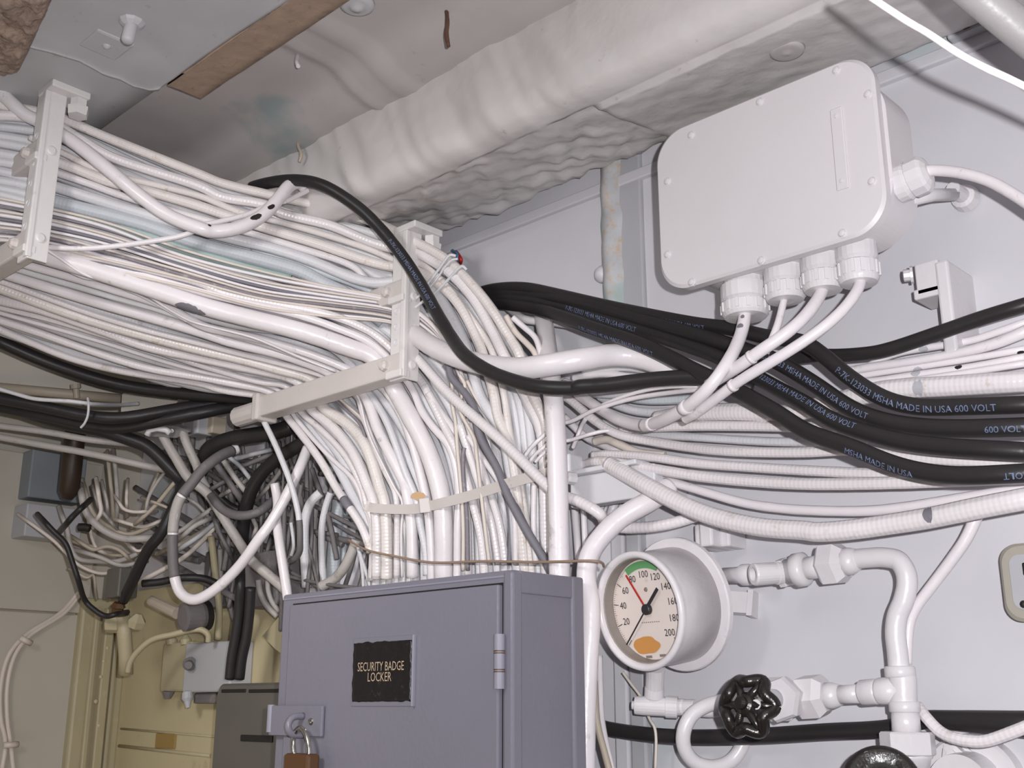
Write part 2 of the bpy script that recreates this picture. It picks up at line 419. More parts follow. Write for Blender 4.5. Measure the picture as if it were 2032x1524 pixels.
# ceiling: two levels of lagging sheets
ZC_L, ZC_R, YSTEP = Z0+.885, Z0+.902, .715
def fcl(i, j):
    x = -3.4+4.2*i; y = -1.2+(YSTEP+1.2)*j
    return Vector((x, y, ZC_L+.004*nz((x*3, y*3, 0))+.0018*nz((x*11, y*11, 4))))
bm = bmesh.new(); grid(bm, 110, 50, fcl); slab(bm, Vector((0, 0, .04)))
ceiling = obj('ceiling', bm, 'ceil_light', kind='structure')
xs1 = P(640, 125, z=ZC_R-Z0).x; xs2 = P(735, 92, z=ZC_R-Z0).x; xs3 = P(600, 40, z=ZC_R-Z0).x
def ridge(x, c, w, h): return h*math.exp(-((x-c)/w)**2)
def fcr(i, j):
    x = -3.4+4.2*i; y = YSTEP-.02+.285*j
    z = ZC_R+.003*nz((x*4, y*4, 7))+.0015*nz((x*14, y*10, 2))
    q = max(0, min(1, (y-.86)/.09)); z -= .032*q*q*(3-2*q)
    wv = .002*nz((y*14, 0, 1))
    z -= ridge(x+wv, xs1, .008, .006)+ridge(x+wv, xs2, .010, .005)+ridge(x-wv, xs3, .008, .005)
    z -= ridge(y+.006*nz((x*8, 2, 2)), .905, .007, .004)
    if x < xs1: z += .006
    return Vector((x, y, z))
bm = bmesh.new(); grid(bm, 420, 24, fcr); slab(bm, Vector((0, 0, .06)))
obj('lagging_sheet', bm, 'ceil_grey', ceiling)
# wooden batten closing the edge of the lower sheet
xe = P(345, 168, z=ZC_L-Z0).x
bm = bmesh.new()
def fbat(i, j):
    x = xe+(.8-xe)*i; ang = j
    prof = [(.000, -.004), (.000, .016), (.056, .018), (.056, -.002), (.000, -.004)]
    k = min(int(ang*4+1e-6), 3); f_ = ang*4-k
    y = prof[k][0]+(prof[k+1][0]-prof[k][0])*f_; z = prof[k][1]+(prof[k+1][1]-prof[k][1])*f_
    return Vector((x, YSTEP+y+.0012*nz((x*25, ang*9, 0)), ZC_L-.002+z+.0012*nz((x*30, ang*7, 5))))
grid(bm, 90, 16, fbat)
for e in (0,):
    bmesh.ops.holes_fill(bm, edges=[e for e in bm.edges if e.is_boundary])
bat = obj('trim_5', bm, 'wood', kind='structure')
# torn canvas edge of the upper sheet, drooping beyond the batten's end
bm = bmesh.new()
cz = [P(*p, z=ZC_L-Z0-.004) for p in ((20, 70), (62, 92), (110, 104), (160, 118), (205, 142), (240, 152), (268, 168), (297, 176), (318, 171))]
def ftorn(i, j):
    k = min(int(i*8), 7); f_ = i*8-k; A = cz[k].lerp(cz[k+1], f_)
    x = A.x+(.7-A.x)*j*j
    y = A.y+(cz[0].y+(YSTEP-cz[0].y)*i-A.y)*min(1, j*3)
    return Vector((x, y, ZC_L-.004-.004*math.exp(-j*30)*(1+.6*nz((A.x*30, A.y*30, 1)))+.0035*nz((x*5, y*5, 3))+.0012*nz((x*18, y*18, 8))))
grid(bm, 40, 50, ftorn); slab(bm, Vector((0, 0, .003)))
obj('torn_sheet', bm, 'ceil_light', ceiling)
# exposed fibre insulation at the upper left
bm = bmesh.new()
cf = [P(*p, z=ZC_L-Z0-.02) for p in ((-90, -60), (125, -30), (100, 40), (62, 92), (40, 150), (-90, 150))]
ca, cb_, cc, cd, ce, cg = cf
def ffib(i, j):
    top = ca.lerp(cb_, i); bot = cg.lerp(ce, i); mid = ca.lerp(cg, .55).lerp(cc.lerp(cd, .4), i)
    v = top.lerp(mid, j*2) if j < .5 else mid.lerp(bot, j*2-1)
    e_ = min(i, 1-i, j, 1-j)*6
    v.z += -.014*min(1, e_)+.02*(1-min(1, e_*2))+.008*nz(v, 40)+.005*nz(v, 110); return v
grid(bm, 70, 60, ffib)
obj('insulation_patch', bm, 'fibre', ceiling)
# wrapped beam along the bulkhead
xw = P(1362, 262, a=1.2).x
prof = [(.962, .90), (.956, .84), (.952, .785), (.953, .762), (.962, .744), (.982, .736), (1.02, .7385), (1.08, .748), (1.14, .758), (1.195, .770), (1.203, .778), (1.20, .80)]
pc = crom([(a_, z_, 0) for a_, z_ in prof], 5)
def fbeam(i, j):
    x = -2.5+3.3*i; k = j*(len(pc)-1); n_ = min(int(k), len(pc)-2); v = pc[n_].lerp(pc[n_+1], k-n_)
    a_, z_ = v.x, v.y
    cl = 1 if x < xw else .25
    under = max(0, min(1, (a_-.98)/.03))
    # soft folds: across the side face, slanting under the flange
    s1_ = nz((x*16+z_*6, z_*5, a_*3)); s2_ = nz((x*34+a_*22, a_*30+x*10, 3)); s3_ = nz((x*7, z_*7, a_*7))
    fold = -abs(nz((x*11+z_*10, z_*2.2, 9)))
    f2 = abs(nz((x*30+z_*14, z_*3, 4)))
    amp = cl*((1-under)*(.005*s1_+.012*fold-.006*f2+.004*s3_)+under*(.009*s2_+.005*s3_-.010*abs(nz((x*15-a_*24, a_*16, 2)))-.005*abs(nz((x*50-a_*30, a_*20, 8)))))
    nrm = Vector((-.9, -.3)) if under < .5 else Vector((0, -1))
    ew = .006*nz((x*22, 3, 3))*cl*(1 if a_ > 1.17 else 0)
    drop = -.006 if (x > xw and a_ > 1.0) else 0
    out = .012 if (x > xw and a_ > 1.15) else 0
    return Vector((x, a_+nrm.x*amp+ew+out*.6, Z0+z_+nrm.y*amp+drop+.004*nz((x*5, a_*4, 1))))
bm = bmesh.new(); grid(bm, 420, 80, fbeam); slab(bm, Vector((0, .012, .014)))
beam = obj('beam', bm, 'lag_beam', kind='structure')
# loose flap of canvas where the wrapping stops
bm = bmesh.new()
fA = [P(1372, 205, a=1.13), P(1404, 208, a=1.16), P(1440, 196, a=1.185)]; fB = [P(1366, 272, a=1.17), P(1388, 285, a=1.15), P(1408, 280, a=1.13)]
def fflap(i, j):
    k = min(int(i*2), 1); f_ = i*2-k; v = fA[k].lerp(fA[k+1], f_).lerp(fB[k].lerp(fB[k+1], f_), j)
    return v+Vector((0, .008*math.sin(i*7)*j, .003*nz(v, 60)))
grid(bm, 18, 12, fflap); slab(bm, Vector((.002, .003, .001)))
obj('torn_flap', bm, 'lag', beam)
# roundels on the lagging
def roundel(x, y, z, r, a_=None):
    q = P(x, y, a=a_) if a_ else P(x, y, z=z)
    return q, lathe(bmesh.new(), q+Vector((0, 0, .006)), (0, 0, -1), [(0, r*1.05), (.008, r), (.010, r*.9), (.0085, r*.55), (.010, r*.3), (.0125, r*.22), (.013, 0)], 28)
q, bm = roundel(1556, 28, None, .016, 1.06); bm2 = bmesh.new()
lathe(bm2, Vector((q.x, q.y, Z0+.739)), (0, 0, -1), [(0, .021), (.003, .020), (.005, .016), (.004, .010), (.006, .004), (.0065, 0)], 26); bm.free()
obj('washer', bm2, 'ceil_grey', beam, smooth=True)
q = P(708, 10, z=ZC_R-Z0-.003); bm = lathe(bmesh.new(), q+Vector((0, 0, .004)), (0, 0, -1), [(0, .024), (.006, .023), (.009, .016), (.007, .010), (.012, .007), (.013, 0)], 26)
obj('washer', bm, 'ceil_light', ceiling, smooth=True)
q = P(212, 88, z=ZC_L-Z0-.002)
bm = bmesh.new(); box(bm, q+Vector((-.028, -.028, -.003)), q+Vector((.028, .028, .006)), .004); lathe(bm, q+Vector((0, 0, -.002)), (0, 0, -1), [(0, .007), (.003, .005), (.005, .002)], 12)
obj('washer', bm, 'ceil_light', ceiling)
q = P(600, 246, z=ZC_R-Z0-.003)
obj('washer', box(bmesh.new(), q+Vector((-.018, -.018, -.003)), q+Vector((.018, .018, .008)), .004), 'ceil_grey', ceiling)
# pin hanging from the upper sheet
q = P(262, 46, z=ZC_L-Z0-.004)
pin = thing('pin', q, 'short white painted pin hanging from the ceiling sheet beside the wooden batten', 'pin')
qb = P(263, 84, a=q.y-.01)
obj('shank', LA(q+Vector((0, 0, .004)), (q.x+.004, q.y-.006, q.z-.034), [(0, .0095), (.1, .0085), (.9, .0085), (.98, .006), (1, .002)], seg=14), 'ceil_light', pin, smooth=True)
obj('collar', lathe(bmesh.new(), q+Vector((0, 0, .002)), (0, 0, -1), [(0, .018), (.004, .016), (.008, .011)], 10), 'ceil_light', pin)
# rusty bits of tie wire poking out of the lagging
for n_, (pp, lb) in enumerate((('f 885,20 888,48 886,66 890,92', 'rusty hooked wire end sticking out of the ceiling above the wrapped beam'),
        ('f 594,266 592,290 598,306 594,322', 'short rusty wire dangling under the ceiling left of the beam'),
        ('f 590,116 589,124 592,132', 'tiny white stub of wire on the grey ceiling sheet'))):
    px = path(pp); q = P(*px[0], z=ZC_R-Z0); pts = [q+Vector((0, 0, .006))]
    for (x, y) in px[1:]: pts.append(P(x, y, a=q.y-.012))
    o = obj('tie_wire', sweep(bmesh.new(), [Vector(v) for v in crom(pts, 5)], (.0028, .0028, .003)[n_], 8, wob=.2), ('rust_wire', 'tan_part', 'cast')[n_]); tag(o, lb, 'wire')
# vertical stiffener with flaking yellow paint, ledge bar and gusset on the bulkhead
xa = P(1196, 470, a=WALL).x; xb = P(1236, 470, a=WALL).x; xc = P(1280, 470, a=WALL).x
zt = Z0+.80; zb = Z0+.48
bm = bmesh.new()
def fst(i, j):
    x = xa+(xb+.012-xa)*i; z = zb+(zt-zb)*j
    return Vector((x+.006*nz((z*9, 1, 1)), WALL-.004-.016*math.sin(math.pi*min(1, i*1.1))-.004*nz((x*40, z*30, 0)), z))
grid(bm, 14, 60, fst); slab(bm, Vector((0, .02, 0)))
obj('trim_6', bm, 'wall_stain', kind='structure')
obj('trim_7', B((xb-.004, WALL-.008, zb), (xc, WALL+.01, zt), .003), 'plate_grey', kind='structure')
bm = bmesh.new()
lathe(bm, P(1197, 545, a=WALL-.002), (0, -1, 0), [(0, .014), (.006, .013), (.012, .008), (.014, .002)], 14)
obj('stud', bm, 'wall_paint', wall_right, smooth=True)
lz1 = P(1850, 104, a=WALL-.006).z; lz2 = P(1850, 130, a=WALL-.006).z
obj('trim_8', B((-1.6, WALL-.010, lz2), (.5, WALL+.01, lz1), .002), 'wall_paint', kind='structure')
gs = thing('gusset_plate', P(1905, 60, a=WALL-.03), 'small light gusset plate on the bulkhead under the pipe at top right', 'bracket')
g0 = P(1888, 85, a=WALL-.012); g1 = P(1950, 62, a=WALL-.012)
bm = bmesh.new(); box(bm, (g0.x, WALL-.026, g0.z-.002), (g1.x+.05, WALL-.008, g0.z+.055), .003); obj('plate', bm, 'plate_grey', gs)
obj('bolt', lathe(bmesh.new(), P(1917, 50, a=WALL-.027), (0, -1, 0), [(0, .006), (.006, .006), (.007, .004)], sides=6), 'rust_wire', gs)
# low vertical stiffeners behind the gauge and locker
for (x0, x1, y_, mm) in ((1228, 1254, 1270, 'wall_paint'), (1258, 1288, 1270, 'plate_grey')):
    obj('stiffener', B((P(x0, y_, a=WALL).x, WALL-.014, .9), (P(x1, y_, a=WALL).x, WALL+.01, Z0+.29), .003), mm, wall_right)
# ------------------------------------------------------------------ junction box
AC = 1.05
xl, xr = -.747, -.457; ztop, zbot = Z0+.687, Z0+.4765
def rrect(bm, x0, x1, z0, z1, r, y0, y1, seg=16, bev=0):
    pts = []
    for cx, cz, a0 in ((x1-r, z1-r, 0), (x0+r, z1-r, 90), (x0+r, z0+r, 180), (x1-r, z0+r, 270)):
        for k in range(seg+1):
            an = math.radians(a0+90*k/seg); pts.append((cx+r*math.cos(an), cz+r*math.sin(an)))
    def ring(y, d): 
        cx, cz = (x0+x1)/2, (z0+z1)/2
        return [bm.verts.new((x+(d if x < cx else -d), y, z+(d if z < cz else -d))) for x, z in pts]
    rs = [ring(y0+bev, 0), ring(y1, 0)]
    if bev: rs = [ring(y0, bev)]+rs
    n = len(pts)
    for a, b in zip(rs, rs[1:]):
        for i in range(n): bm.faces.new((a[i], a[(i+1) % n], b[(i+1) % n], b[i]))
    bm.faces.new(rs[0][::-1]); bm.faces.new(rs[-1]); return bm
jb = thing('junction_box', ((xl+xr)/2, WALL, zbot), 'large white rounded junction box with screwed cover and four bottom cable glands', 'junction box')
obj('body', rrect(bmesh.new(), xl+.012, xr+.004, zbot+.006, ztop-.015, .055, AC+.008, 1.118), 'box_white', jb)
cov = obj('cover', rrect(bmesh.new(), xl, xr, zbot, ztop, .040, AC-.006, AC+.008, bev=.003), 'box_white', jb)
def screw(p, r=.0045, m='box_white', par=None, h=.0035):
    return obj('screw', lathe(bmesh.new(), Vector(p), (0, -1, 0), [(-.002, r*1.25), (.0006, r*1.2), (.001, r), (h*.8, r*.8), (h, r*.3)], 10), m, par)
for (x, y) in ((1508, 202), (1660, 140), (1723, 187), (1731, 360), (1672, 463), (1511, 517), (1325, 360), (1325, 505), (1373, 560), (1372, 268)):
    screw(P(x, y, a=AC-.006), par=cov)
n0 = P(1648, 220, a=AC-.006); n1 = P(1686, 372, a=AC-.006)
npl = obj('nameplate', B((n0.x, AC-.0085, n1.z), (n1.x, AC-.004, n0.z), .001, 1), 'box_white', cov)
for f_ in (.1, .9): obj('rivet', lathe(bmesh.new(), ((n0.x+n1.x)/2, AC-.008, n1.z+(n0.z-n1.z)*f_), (0, -1, 0), [(0, .003), (.0015, .0026), (.002, 0)], 8), 'box_white', jb)
for x in (xl+.09, xr-.10):
    obj('mounting_foot', B((x-.015, 1.114, zbot+.06), (x+.015, WALL+.001, ztop-.06), .004), 'box_white', jb)
GL = [((1478, 575), (1480, 630), 46), ((1556, 535), (1559, 597), 38), ((1632, 510), (1634, 578), 38), ((1706, 483), (1705, 563), 37)]
for (c0, c1, hw) in GL:
    A = P(*c0, a=1.088); C_ = P(*c1, a=1.086); A.x = C_.x; A.y = C_.y; r = hw*1.345/F
    g_ = obj('cable_gland', LA(A+Vector((0, 0, .012)), A.lerp(C_, .48), [(0, r*.86), (.3, r*.88), (.3, r), (.9, r), (1, r*.84)], seg=22), 'cast', jb)
    ring_ = bmesh.new(); n_ = 28
    L_ = (C_-A).length; p0 = A.lerp(C_, .50)
    lathe(ring_, p0, C_-A, [(0, r*.9), (.001, r*.98), (L_*.40, r*.98), (L_*.5, r*.88), (L_*.53, r*.45)], n_)
    for f_ in [f for f in ring_.faces if abs(f.normal.z) < .5 and f.calc_area() > 1e-6][::2]: pass
    cap = obj('gland_nut', ring_, 'cast', g_)
    for k in range(14):
        an = 2*math.pi*k/14; q = p0+Vector((math.cos(an)*r*.98, math.sin(an)*r*.98, -L_*.05))
        box_ = bmesh.new(); bmesh.ops.create_cube(box_, size=1, matrix=Matrix.Translation(q+Vector((0, 0, -L_*.14))) @ Matrix.Rotation(an, 4, 'Z') @ Matrix.Diagonal((.003, .004, L_*.32, 1)))
        if k == 0: ribs = bmesh.new()
        me_ = bpy.data.meshes.new('tmp'); box_.to_mesh(me_); ribs.from_mesh(me_); bpy.data.meshes.remove(me_); box_.free()
    obj('rib', ribs, 'cast', g_, kind='stuff')
# gland on the box's right side
A = P(1774, 372, a=1.078); C_ = A+Vector((.047, 0, .006))
sg = obj('cable_gland', LA(A-Vector((.01, 0, 0)), A.lerp(C_, .42), [(0, .017), (.5, .018), (.5, .0205), (.85, .0205), (1, .017)], seg=20), 'cast', jb)
obj('gland_nut', LA(A.lerp(C_, .40), A.lerp(C_, .85), [(0, .017), (.06, .021), (.7, .021), (.86, .018), (1, .011)], sides=12), 'cast', sg)
E1 = P(1905, 385, a=WALL-.02)
obj('earth_stud', LA((E1.x, WALL-.002, E1.z), (E1.x, WALL-.04, E1.z), [(0, .016), (.3, .014), (.35, .009), (1, .008)], seg=14), 'cast', jb)
obj('earth_lug', sweep(bmesh.new(), [P(1806, 396, a=1.11), P(1850, 387, a=1.15), P(1893, 386, a=1.195)], .0075, 8), 'cast', jb)

# ------------------------------------------------------------------ badge locker
AF, AB = .93, 1.05
lx0 = -1.327; lx1 = -.885; ltop = Z0+.1495; lbot = Z0-.42
lk = thing('badge_locker', ((lx0+lx1)/2, AB, lbot), 'grey steel badge locker with a hinged door below the cable drop', 'locker')
bm = bmesh.new(); box(bm, (lx0, AF, lbot), (lx1, AB, ltop), .0035); obj('body', bm, 'locker', lk)
dx0 = P(578, 1300, a=AF).x; dx1 = P(997, 1300, a=AF).x; dz1 = P(800, 1180, a=AF).z
# groove frame around the door
bm = bmesh.new(); box(bm, (dx0-.0015, AF-.0004, lbot+.02), (dx1+.0015, AF+.004, dz1+.0024)); obj('door_gap', bm, 'dark', lk)
dr = obj('door', B((dx0, AF-.007, lbot+.023), (dx1, AF+.003, dz1), .0022), 'locker', lk)
for zz in (ltop-.012,):
    obj('top_seam', B((lx0+.004, AF-.0015, dz1+.008), (lx1-.002, AF+.002, dz1+.0105), .0006, 1), 'locker_edge', lk)
s0 = P(1131, 1300, a=AB).x
obj('corner_post', B((lx1-.012, AF-.003, lbot), (lx1+.003, AF+.014, ltop-.002), .003), 'locker', lk)
obj('corner_post', B((lx1-.012, AB-.020, lbot), (lx1+.004, AB+.001, ltop), .003), 'locker', lk)
obj('side_rail', B((lx1-.01, AF+.01, ltop-.026), (lx1+.0025, AB-.015, ltop-.001), .0015), 'locker', lk)
hz0 = P(990, 1258, a=AF-.012); hz1 = P(985, 1367, a=AF-.012)
hg = obj('hinge', LA((dx1+.004, AF-.009, hz1.z), (dx1+.004, AF-.009, hz0.z), [(0, .0062), (.32, .0062), (.32, .0058), (.34, .0058), (.34, .0062), (.66, .0062), (.66, .0058), (.68, .0058), (.68, .0062), (1, .0062)], seg=16), 'locker_edge', lk)
for f_ in (.30, .34, .64, .68):
    obj('worn_ring', lathe(bmesh.new(), (dx1+.004, AF-.009, hz1.z+(hz0.z-hz1.z)*f_), (0, 0, 1), [(0, .0064), (.0012, .0064)], 16), 'brass_lock', hg)
for x in (lx0+.06, lx1-.06):
    obj('wall_bracket', B((x-.015, AB-.002, lbot+.06), (x+.015, WALL+.001, lbot+.10), .002), 'locker', lk)
# name plate on the door
sx0 = P(700, 1330, a=AF-.01).x; sx1 = P(815, 1330, a=AF-.01).x; sz1 = P(757, 1273, a=AF-.01).z; sz0 = P(757, 1392, a=AF-.01).z
sfr = obj('sign_frame', B((sx0-.004, AF-.0085, sz0-.006), (sx1+.006, AF-.004, sz1+.006), .0012), 'locker', dr)
obj('frame_lip', B((sx1+.0035, AF-.0125, sz0-.006), (sx1+.0065, AF-.008, sz1+.006), .0008), 'locker_edge', dr)
bm = bmesh.new()
def fsg(i, j):
    ed = .0022
    x = sx0+(sx1-sx0)*i; z = sz0+(sz1-sz0)*j
    if i in (0, 1): x += ed*nz((z*90, i, 1))
    if j in (0, 1): z += ed*nz((x*90, j, 5))
    return Vector((x, AF-.0098, z))
grid(bm, 24, 24, fsg); slab(bm, Vector((0, .002, 0)))
sg_ = obj('sign', bm, 'sign_black', dr)
cx_ = (sx0+sx1)/2
lt = P(757, 1323, a=AF-.0102); l2 = P(757, 1344, a=AF-.0102)
text_on('SECURITY BADGE', .0155, (lt.x-.002, AF-.0105, lt.z), (1, 0, 0), (0, 0, 1), 'sign_ink', dr, 'lettering', squash=.72)
text_on('LOCKER', .0155, (l2.x-.004, AF-.0105, l2.z), (1, 0, 0), (0, 0, 1), 'sign_ink', dr, 'lettering', squash=.78)
# hasp
hA = P(537, 1400, a=AF-.012); hB = P(638, 1462, a=AF-.012)
hp = obj('hasp', B((hA.x, AF-.013, hB.z), (hB.x, AF-.0085, hA.z), .0012), 'locker', lk)
obj('hasp_hinge', LA((hA.x, AF-.010, hB.z+.004), (hA.x, AF-.010, hA.z+.001), [(0, .0055), (1, .0055)], seg=14), 'locker_edge', hp)
hC = P(592, 1440, a=AF-.02)
st_ = obj('staple', sweep(bmesh.new(), [Vector(v) for v in crom([hC+Vector((0, .008, .012)), hC+Vector((0, -.010, .010)), hC+Vector((0, -.016, 0)), hC+Vector((0, -.010, -.010)), hC+Vector((0, .008, -.012))], 4)], .0045, 10), 'locker', hp)
obj('hasp_screw', lathe(bmesh.new(), P(617, 1432, a=AF-.013), (0, -1, 0), [(0, .005), (.002, .004), (.003, .001)], 10), 'chrome', hp)
pl = thing('padlock', P(600, 1530, a=AF-.026), 'brown padlock with a bright shackle hanging from the locker hasp', 'padlock')
sh = [P(x, y, a=a_) for x, y, a_ in ((584, 1500, AF-.026), (582, 1470, AF-.026), (588, 1449, AF-.026), (597, 1445, AF-.026), (606, 1455, AF-.026), (612, 1475, AF-.026), (613, 1500, AF-.026))]
obj('shackle', sweep(bmesh.new(), [Vector(v) for v in crom(sh, 5)], .0032, 12), 'chrome', pl)
pA = P(575, 1494, a=AF-.026); pB = P(624, 1494, a=AF-.026)
obj('lock_body', B((pA.x, AF-.036, pA.z-.045), (pB.x, AF-.016, pA.z), .004), 'brass_lock', pl)

# ------------------------------------------------------------------ pressure gauge
gc = P(1268, 1212, t=1.335); dv = (gc-EYE).normalized()
il = (-RT*.985-UP*.17); il = (il-dv*il.dot(dv)).normalized()
gax = (-dv*.715+il*.70).normalized()                      # dial faces this way
rR = 118*1.335/F
gup = (Vector((0, 0, 1))-gax*gax.z).normalized(); grt = gup.cross(gax)
ga = thing('pressure_gauge', gc-gax*.07, 'round white pressure gauge with cream dial, red and black needles and green arc', 'gauge')
Lb = .0675
bm = lathe(bmesh.new(), gc-gax*Lb, gax, [(0, rR*.99), (Lb*.86, rR*.965), (Lb*.94, rR*.985), (Lb, rR), (Lb+.003, rR*.985), (Lb+.004, rR*.93), (Lb+.001, rR*.885), (Lb-.004, rR*.875), (Lb-.019, rR*.87), (Lb-.0195, 0)], 64)
obj('case', bm, 'bezel', ga, smooth=True)
obj('back_flange', lathe(bmesh.new(), gc-gax*(Lb+.008), gax, [(0, rR*1.13), (.001, rR*1.15), (.007, rR*1.15), (.009, rR*1.13), (.0095, rR*.9)], 56), 'bezel', ga)
obj('inner_ring', lathe(bmesh.new(), gc-gax*.0185, gax, [(0, rR*.872), (.013, rR*.874), (.0165, rR*.882), (.015, rR*.862), (.004, rR*.857), (0, rR*.85)], 56), 'bezel_in', ga)
dl = obj('dial', lathe(bmesh.new(), gc-gax*.0195, gax, [(0, rR*.85), (.0025, rR*.845), (.003, rR*.83), (.003, 0)], 56), 'dial', ga)
D0 = gc-gax*.0160
def dp(ang, r, h=0): an = math.radians(ang); return D0+gup*(math.cos(an)*r*rR)+grt*(math.sin(an)*r*rR)+gax*h
def strip(bm, a, b, w, h=.0002):
    d = (b-a).normalized(); n_ = gax.cross(d)*w/2
    q = [bm.verts.new(v+gax*h) for v in (a-n_, b-n_, b+n_, a+n_)]; bm.faces.new(q)
bm = bmesh.new()
for k in range(0, 101):
    ang = -135+2.7*k; big = k % 10 == 0
    strip(bm, dp(ang, .815), dp(ang, .70 if big else .765 if k % 5 == 0 else .785), .0009 if big else .0004)
obj('tick_marks', bm, 'ink', dl)
bm = bmesh.new()
n_ = 24; ri = [bm.verts.new(dp(-31+58*k/n_, .815, .0003)) for k in range(n_+1)]; ro = [bm.verts.new(dp(-31+58*k/n_, .69, .0003)) for k in range(n_+1)]
for k in range(n_): bm.faces.new((ri[k], ri[k+1], ro[k+1], ro[k]))
obj('green_arc', bm, 'green', dl)
for v in range(20, 201, 20):
    ang = -135+1.35*v; p = dp(ang, .585, .0004)
    text_on(str(v), .0118, p, grt, gup, 'ink', dl, 'numeral', squash=.95)
bm = bmesh.new(); strip(bm, dp(-130, 0.0), dp(-134.5, .80), .0016, .004); strip(bm, dp(46, .0), dp(46, .47), .0042, .004)
r_ = bmesh.ops.extrude_face_region(bm, geom=bm.faces[:]); [setattr(e, 'co', e.co+gax*.0008) for e in r_['geom'] if isinstance(e, bmesh.types.BMVert)]
obj('needle', bm, 'ink', ga)
bm = bmesh.new(); strip(bm, dp(-28, .0), dp(-31, .71), .0024, .0028)
r_ = bmesh.ops.extrude_face_region(bm, geom=bm.faces[:]); [setattr(e, 'co', e.co+gax*.0007) for e in r_['geom'] if isinstance(e, bmesh.types.BMVert)]
obj('set_hand', bm, 'red', ga)['label'] = 'red set hand'
obj('hub', lathe(bmesh.new(), D0, gax, [(0, .0065), (.005, .0065), (.006, .0055), (.006, .0028), (.0065, 0)], 20), 'ink', ga)
obj('stop_pin', lathe(bmesh.new(), dp(2, .33), gax, [(0, .0028), (.001, .0024), (.0014, 0)], 12), 'ink_soft', dl)
bm = bmesh.new()
cn = dp(186, .60, .00025); vs = []
for k in range(30):
    an = 2*math.pi*k/30; rr = 1+.22*nz((math.cos(an)*1.6, math.sin(an)*1.6, 4))
    vs.append(bm.verts.new(cn+grt*(math.cos(an)*rR*.30*rr-.008)+gup*(math.sin(an)*rR*.155*rr)))
bm.faces.new(vs); obj('stain', bm, 'orange_stain', dl)
bm = bmesh.new()
for k in range(9): strip(bm, dp(190-0, .22)+grt*(-.011+.0034*k), dp(190, .22)+grt*(-.009+.0034*k), .0011)
strip(bm, dp(166, .80)-grt*.006, dp(166, .80)+grt*.004, .003); strip(bm, dp(190, .80)-grt*.005, dp(190, .80)+grt*.005, .003)
obj('small_print', bm, 'ink_soft', dl)
# recessed screw boss on the side of the case and stem below
bx_ = P(1362, 1268, t=1.36)
obj('side_boss', LA(P(1345, 1264, t=1.368), P(1402, 1270, t=1.372), [(0, .004), (.3, .009), (.85, .010), (.97, .009), (1, .005)], seg=16), 'bezel', ga)
sm0 = P(1301, 1325, t=1.385); sm1 = P(1299, 1366, t=1.395)
obj('stem', LA(sm0, sm1, [(0, .012), (1, .0115)], seg=18), 'cast', ga)
for sgn in (0,):
    obj('flange_lug', LA(P(1430, 1195, t=1.40), P(1500, 1200, a=WALL-.01), [(0, .018), (.85, .018), (.85, .022), (1, .022)], sides=4, rot=.7), 'cast', ga)

# ------------------------------------------------------------------ gauge piping on the bulkhead (one assembly)
AP = 1.155
def PP(x, y, d=0): return P(x, y, a=AP+d)
mf = thing('gauge_piping', PP(1790, 1370), 'white painted valve and pipe assembly with unions and tees beside the gauge', 'pipework')
pm = lambda px: px*1.30/F
def seg_(name, p, q, prof, m='cast', sides=None, par=None, rot=.3, d=0): return obj(name, LA(PP(*p, d), PP(*q, d), [(f_, pm(r)) for f_, r in prof], seg=24, sides=sides, rot=rot), m, par or mf, smooth=sides is None)
# gauge tee and arm
TA = -.03
obj('tee', LA(sm1+Vector((0, 0, .001)), P(1297, 1400, t=1.398), [(0, pm(21)), (.5, pm(21)), (.55, pm(19)), (1, pm(19))], seg=20), 'cast', mf)
obj('tee', LA(P(1254, 1399, t=1.402), P(1345, 1404, t=1.388), [(0, pm(9)), (.06, pm(9)), (.07, pm(19)), (.26, pm(20)), (.74, pm(20)), (.75, pm(23)), (1, pm(23))], seg=20), 'cast', mf)
obj('reducer', LA(P(1340, 1404, t=1.388), P(1382, 1402, t=1.37), [(0, pm(17)), (.4, pm(18)), (.5, pm(16)), (1, pm(15))], seg=18), 'cast', mf)
# pigtail loop
lpx = path('f 1345,1404 1375,1402 1400,1398 1440,1390 1470,1388 1500,1388')
loop = [(1475, 1385, 1.365), (1440, 1391, 1.355), (1405, 1399, 1.345), (1375, 1417, 1.34), (1358, 1448, 1.335), (1357, 1480, 1.335), (1376, 1510, 1.338), (1415, 1522, 1.342), (1450, 1510, 1.348), (1472, 1480, 1.352), (1478, 1445, 1.358), (1470, 1420, 1.365), (1440, 1408, 1.372), (1405, 1410, 1.378), (1365, 1403, 1.372)]
lp = [P(x, y, t=t_) for x, y, t_ in loop]
obj('pigtail_loop', sweep(bmesh.new(), [Vector(v) for v in crom(lp, 8)], pm(15), 16), 'cast', mf)
lp2 = [P(x, y, t=t_) for x, y, t_ in ((1480, 1440, 1.385), (1490, 1470, 1.385), (1478, 1505, 1.385), (1455, 1540, 1.385))]
obj('drain_tube', sweep(bmesh.new(), [Vector(v) for v in crom(lp2, 8)], pm(12), 14), 'cast', mf)
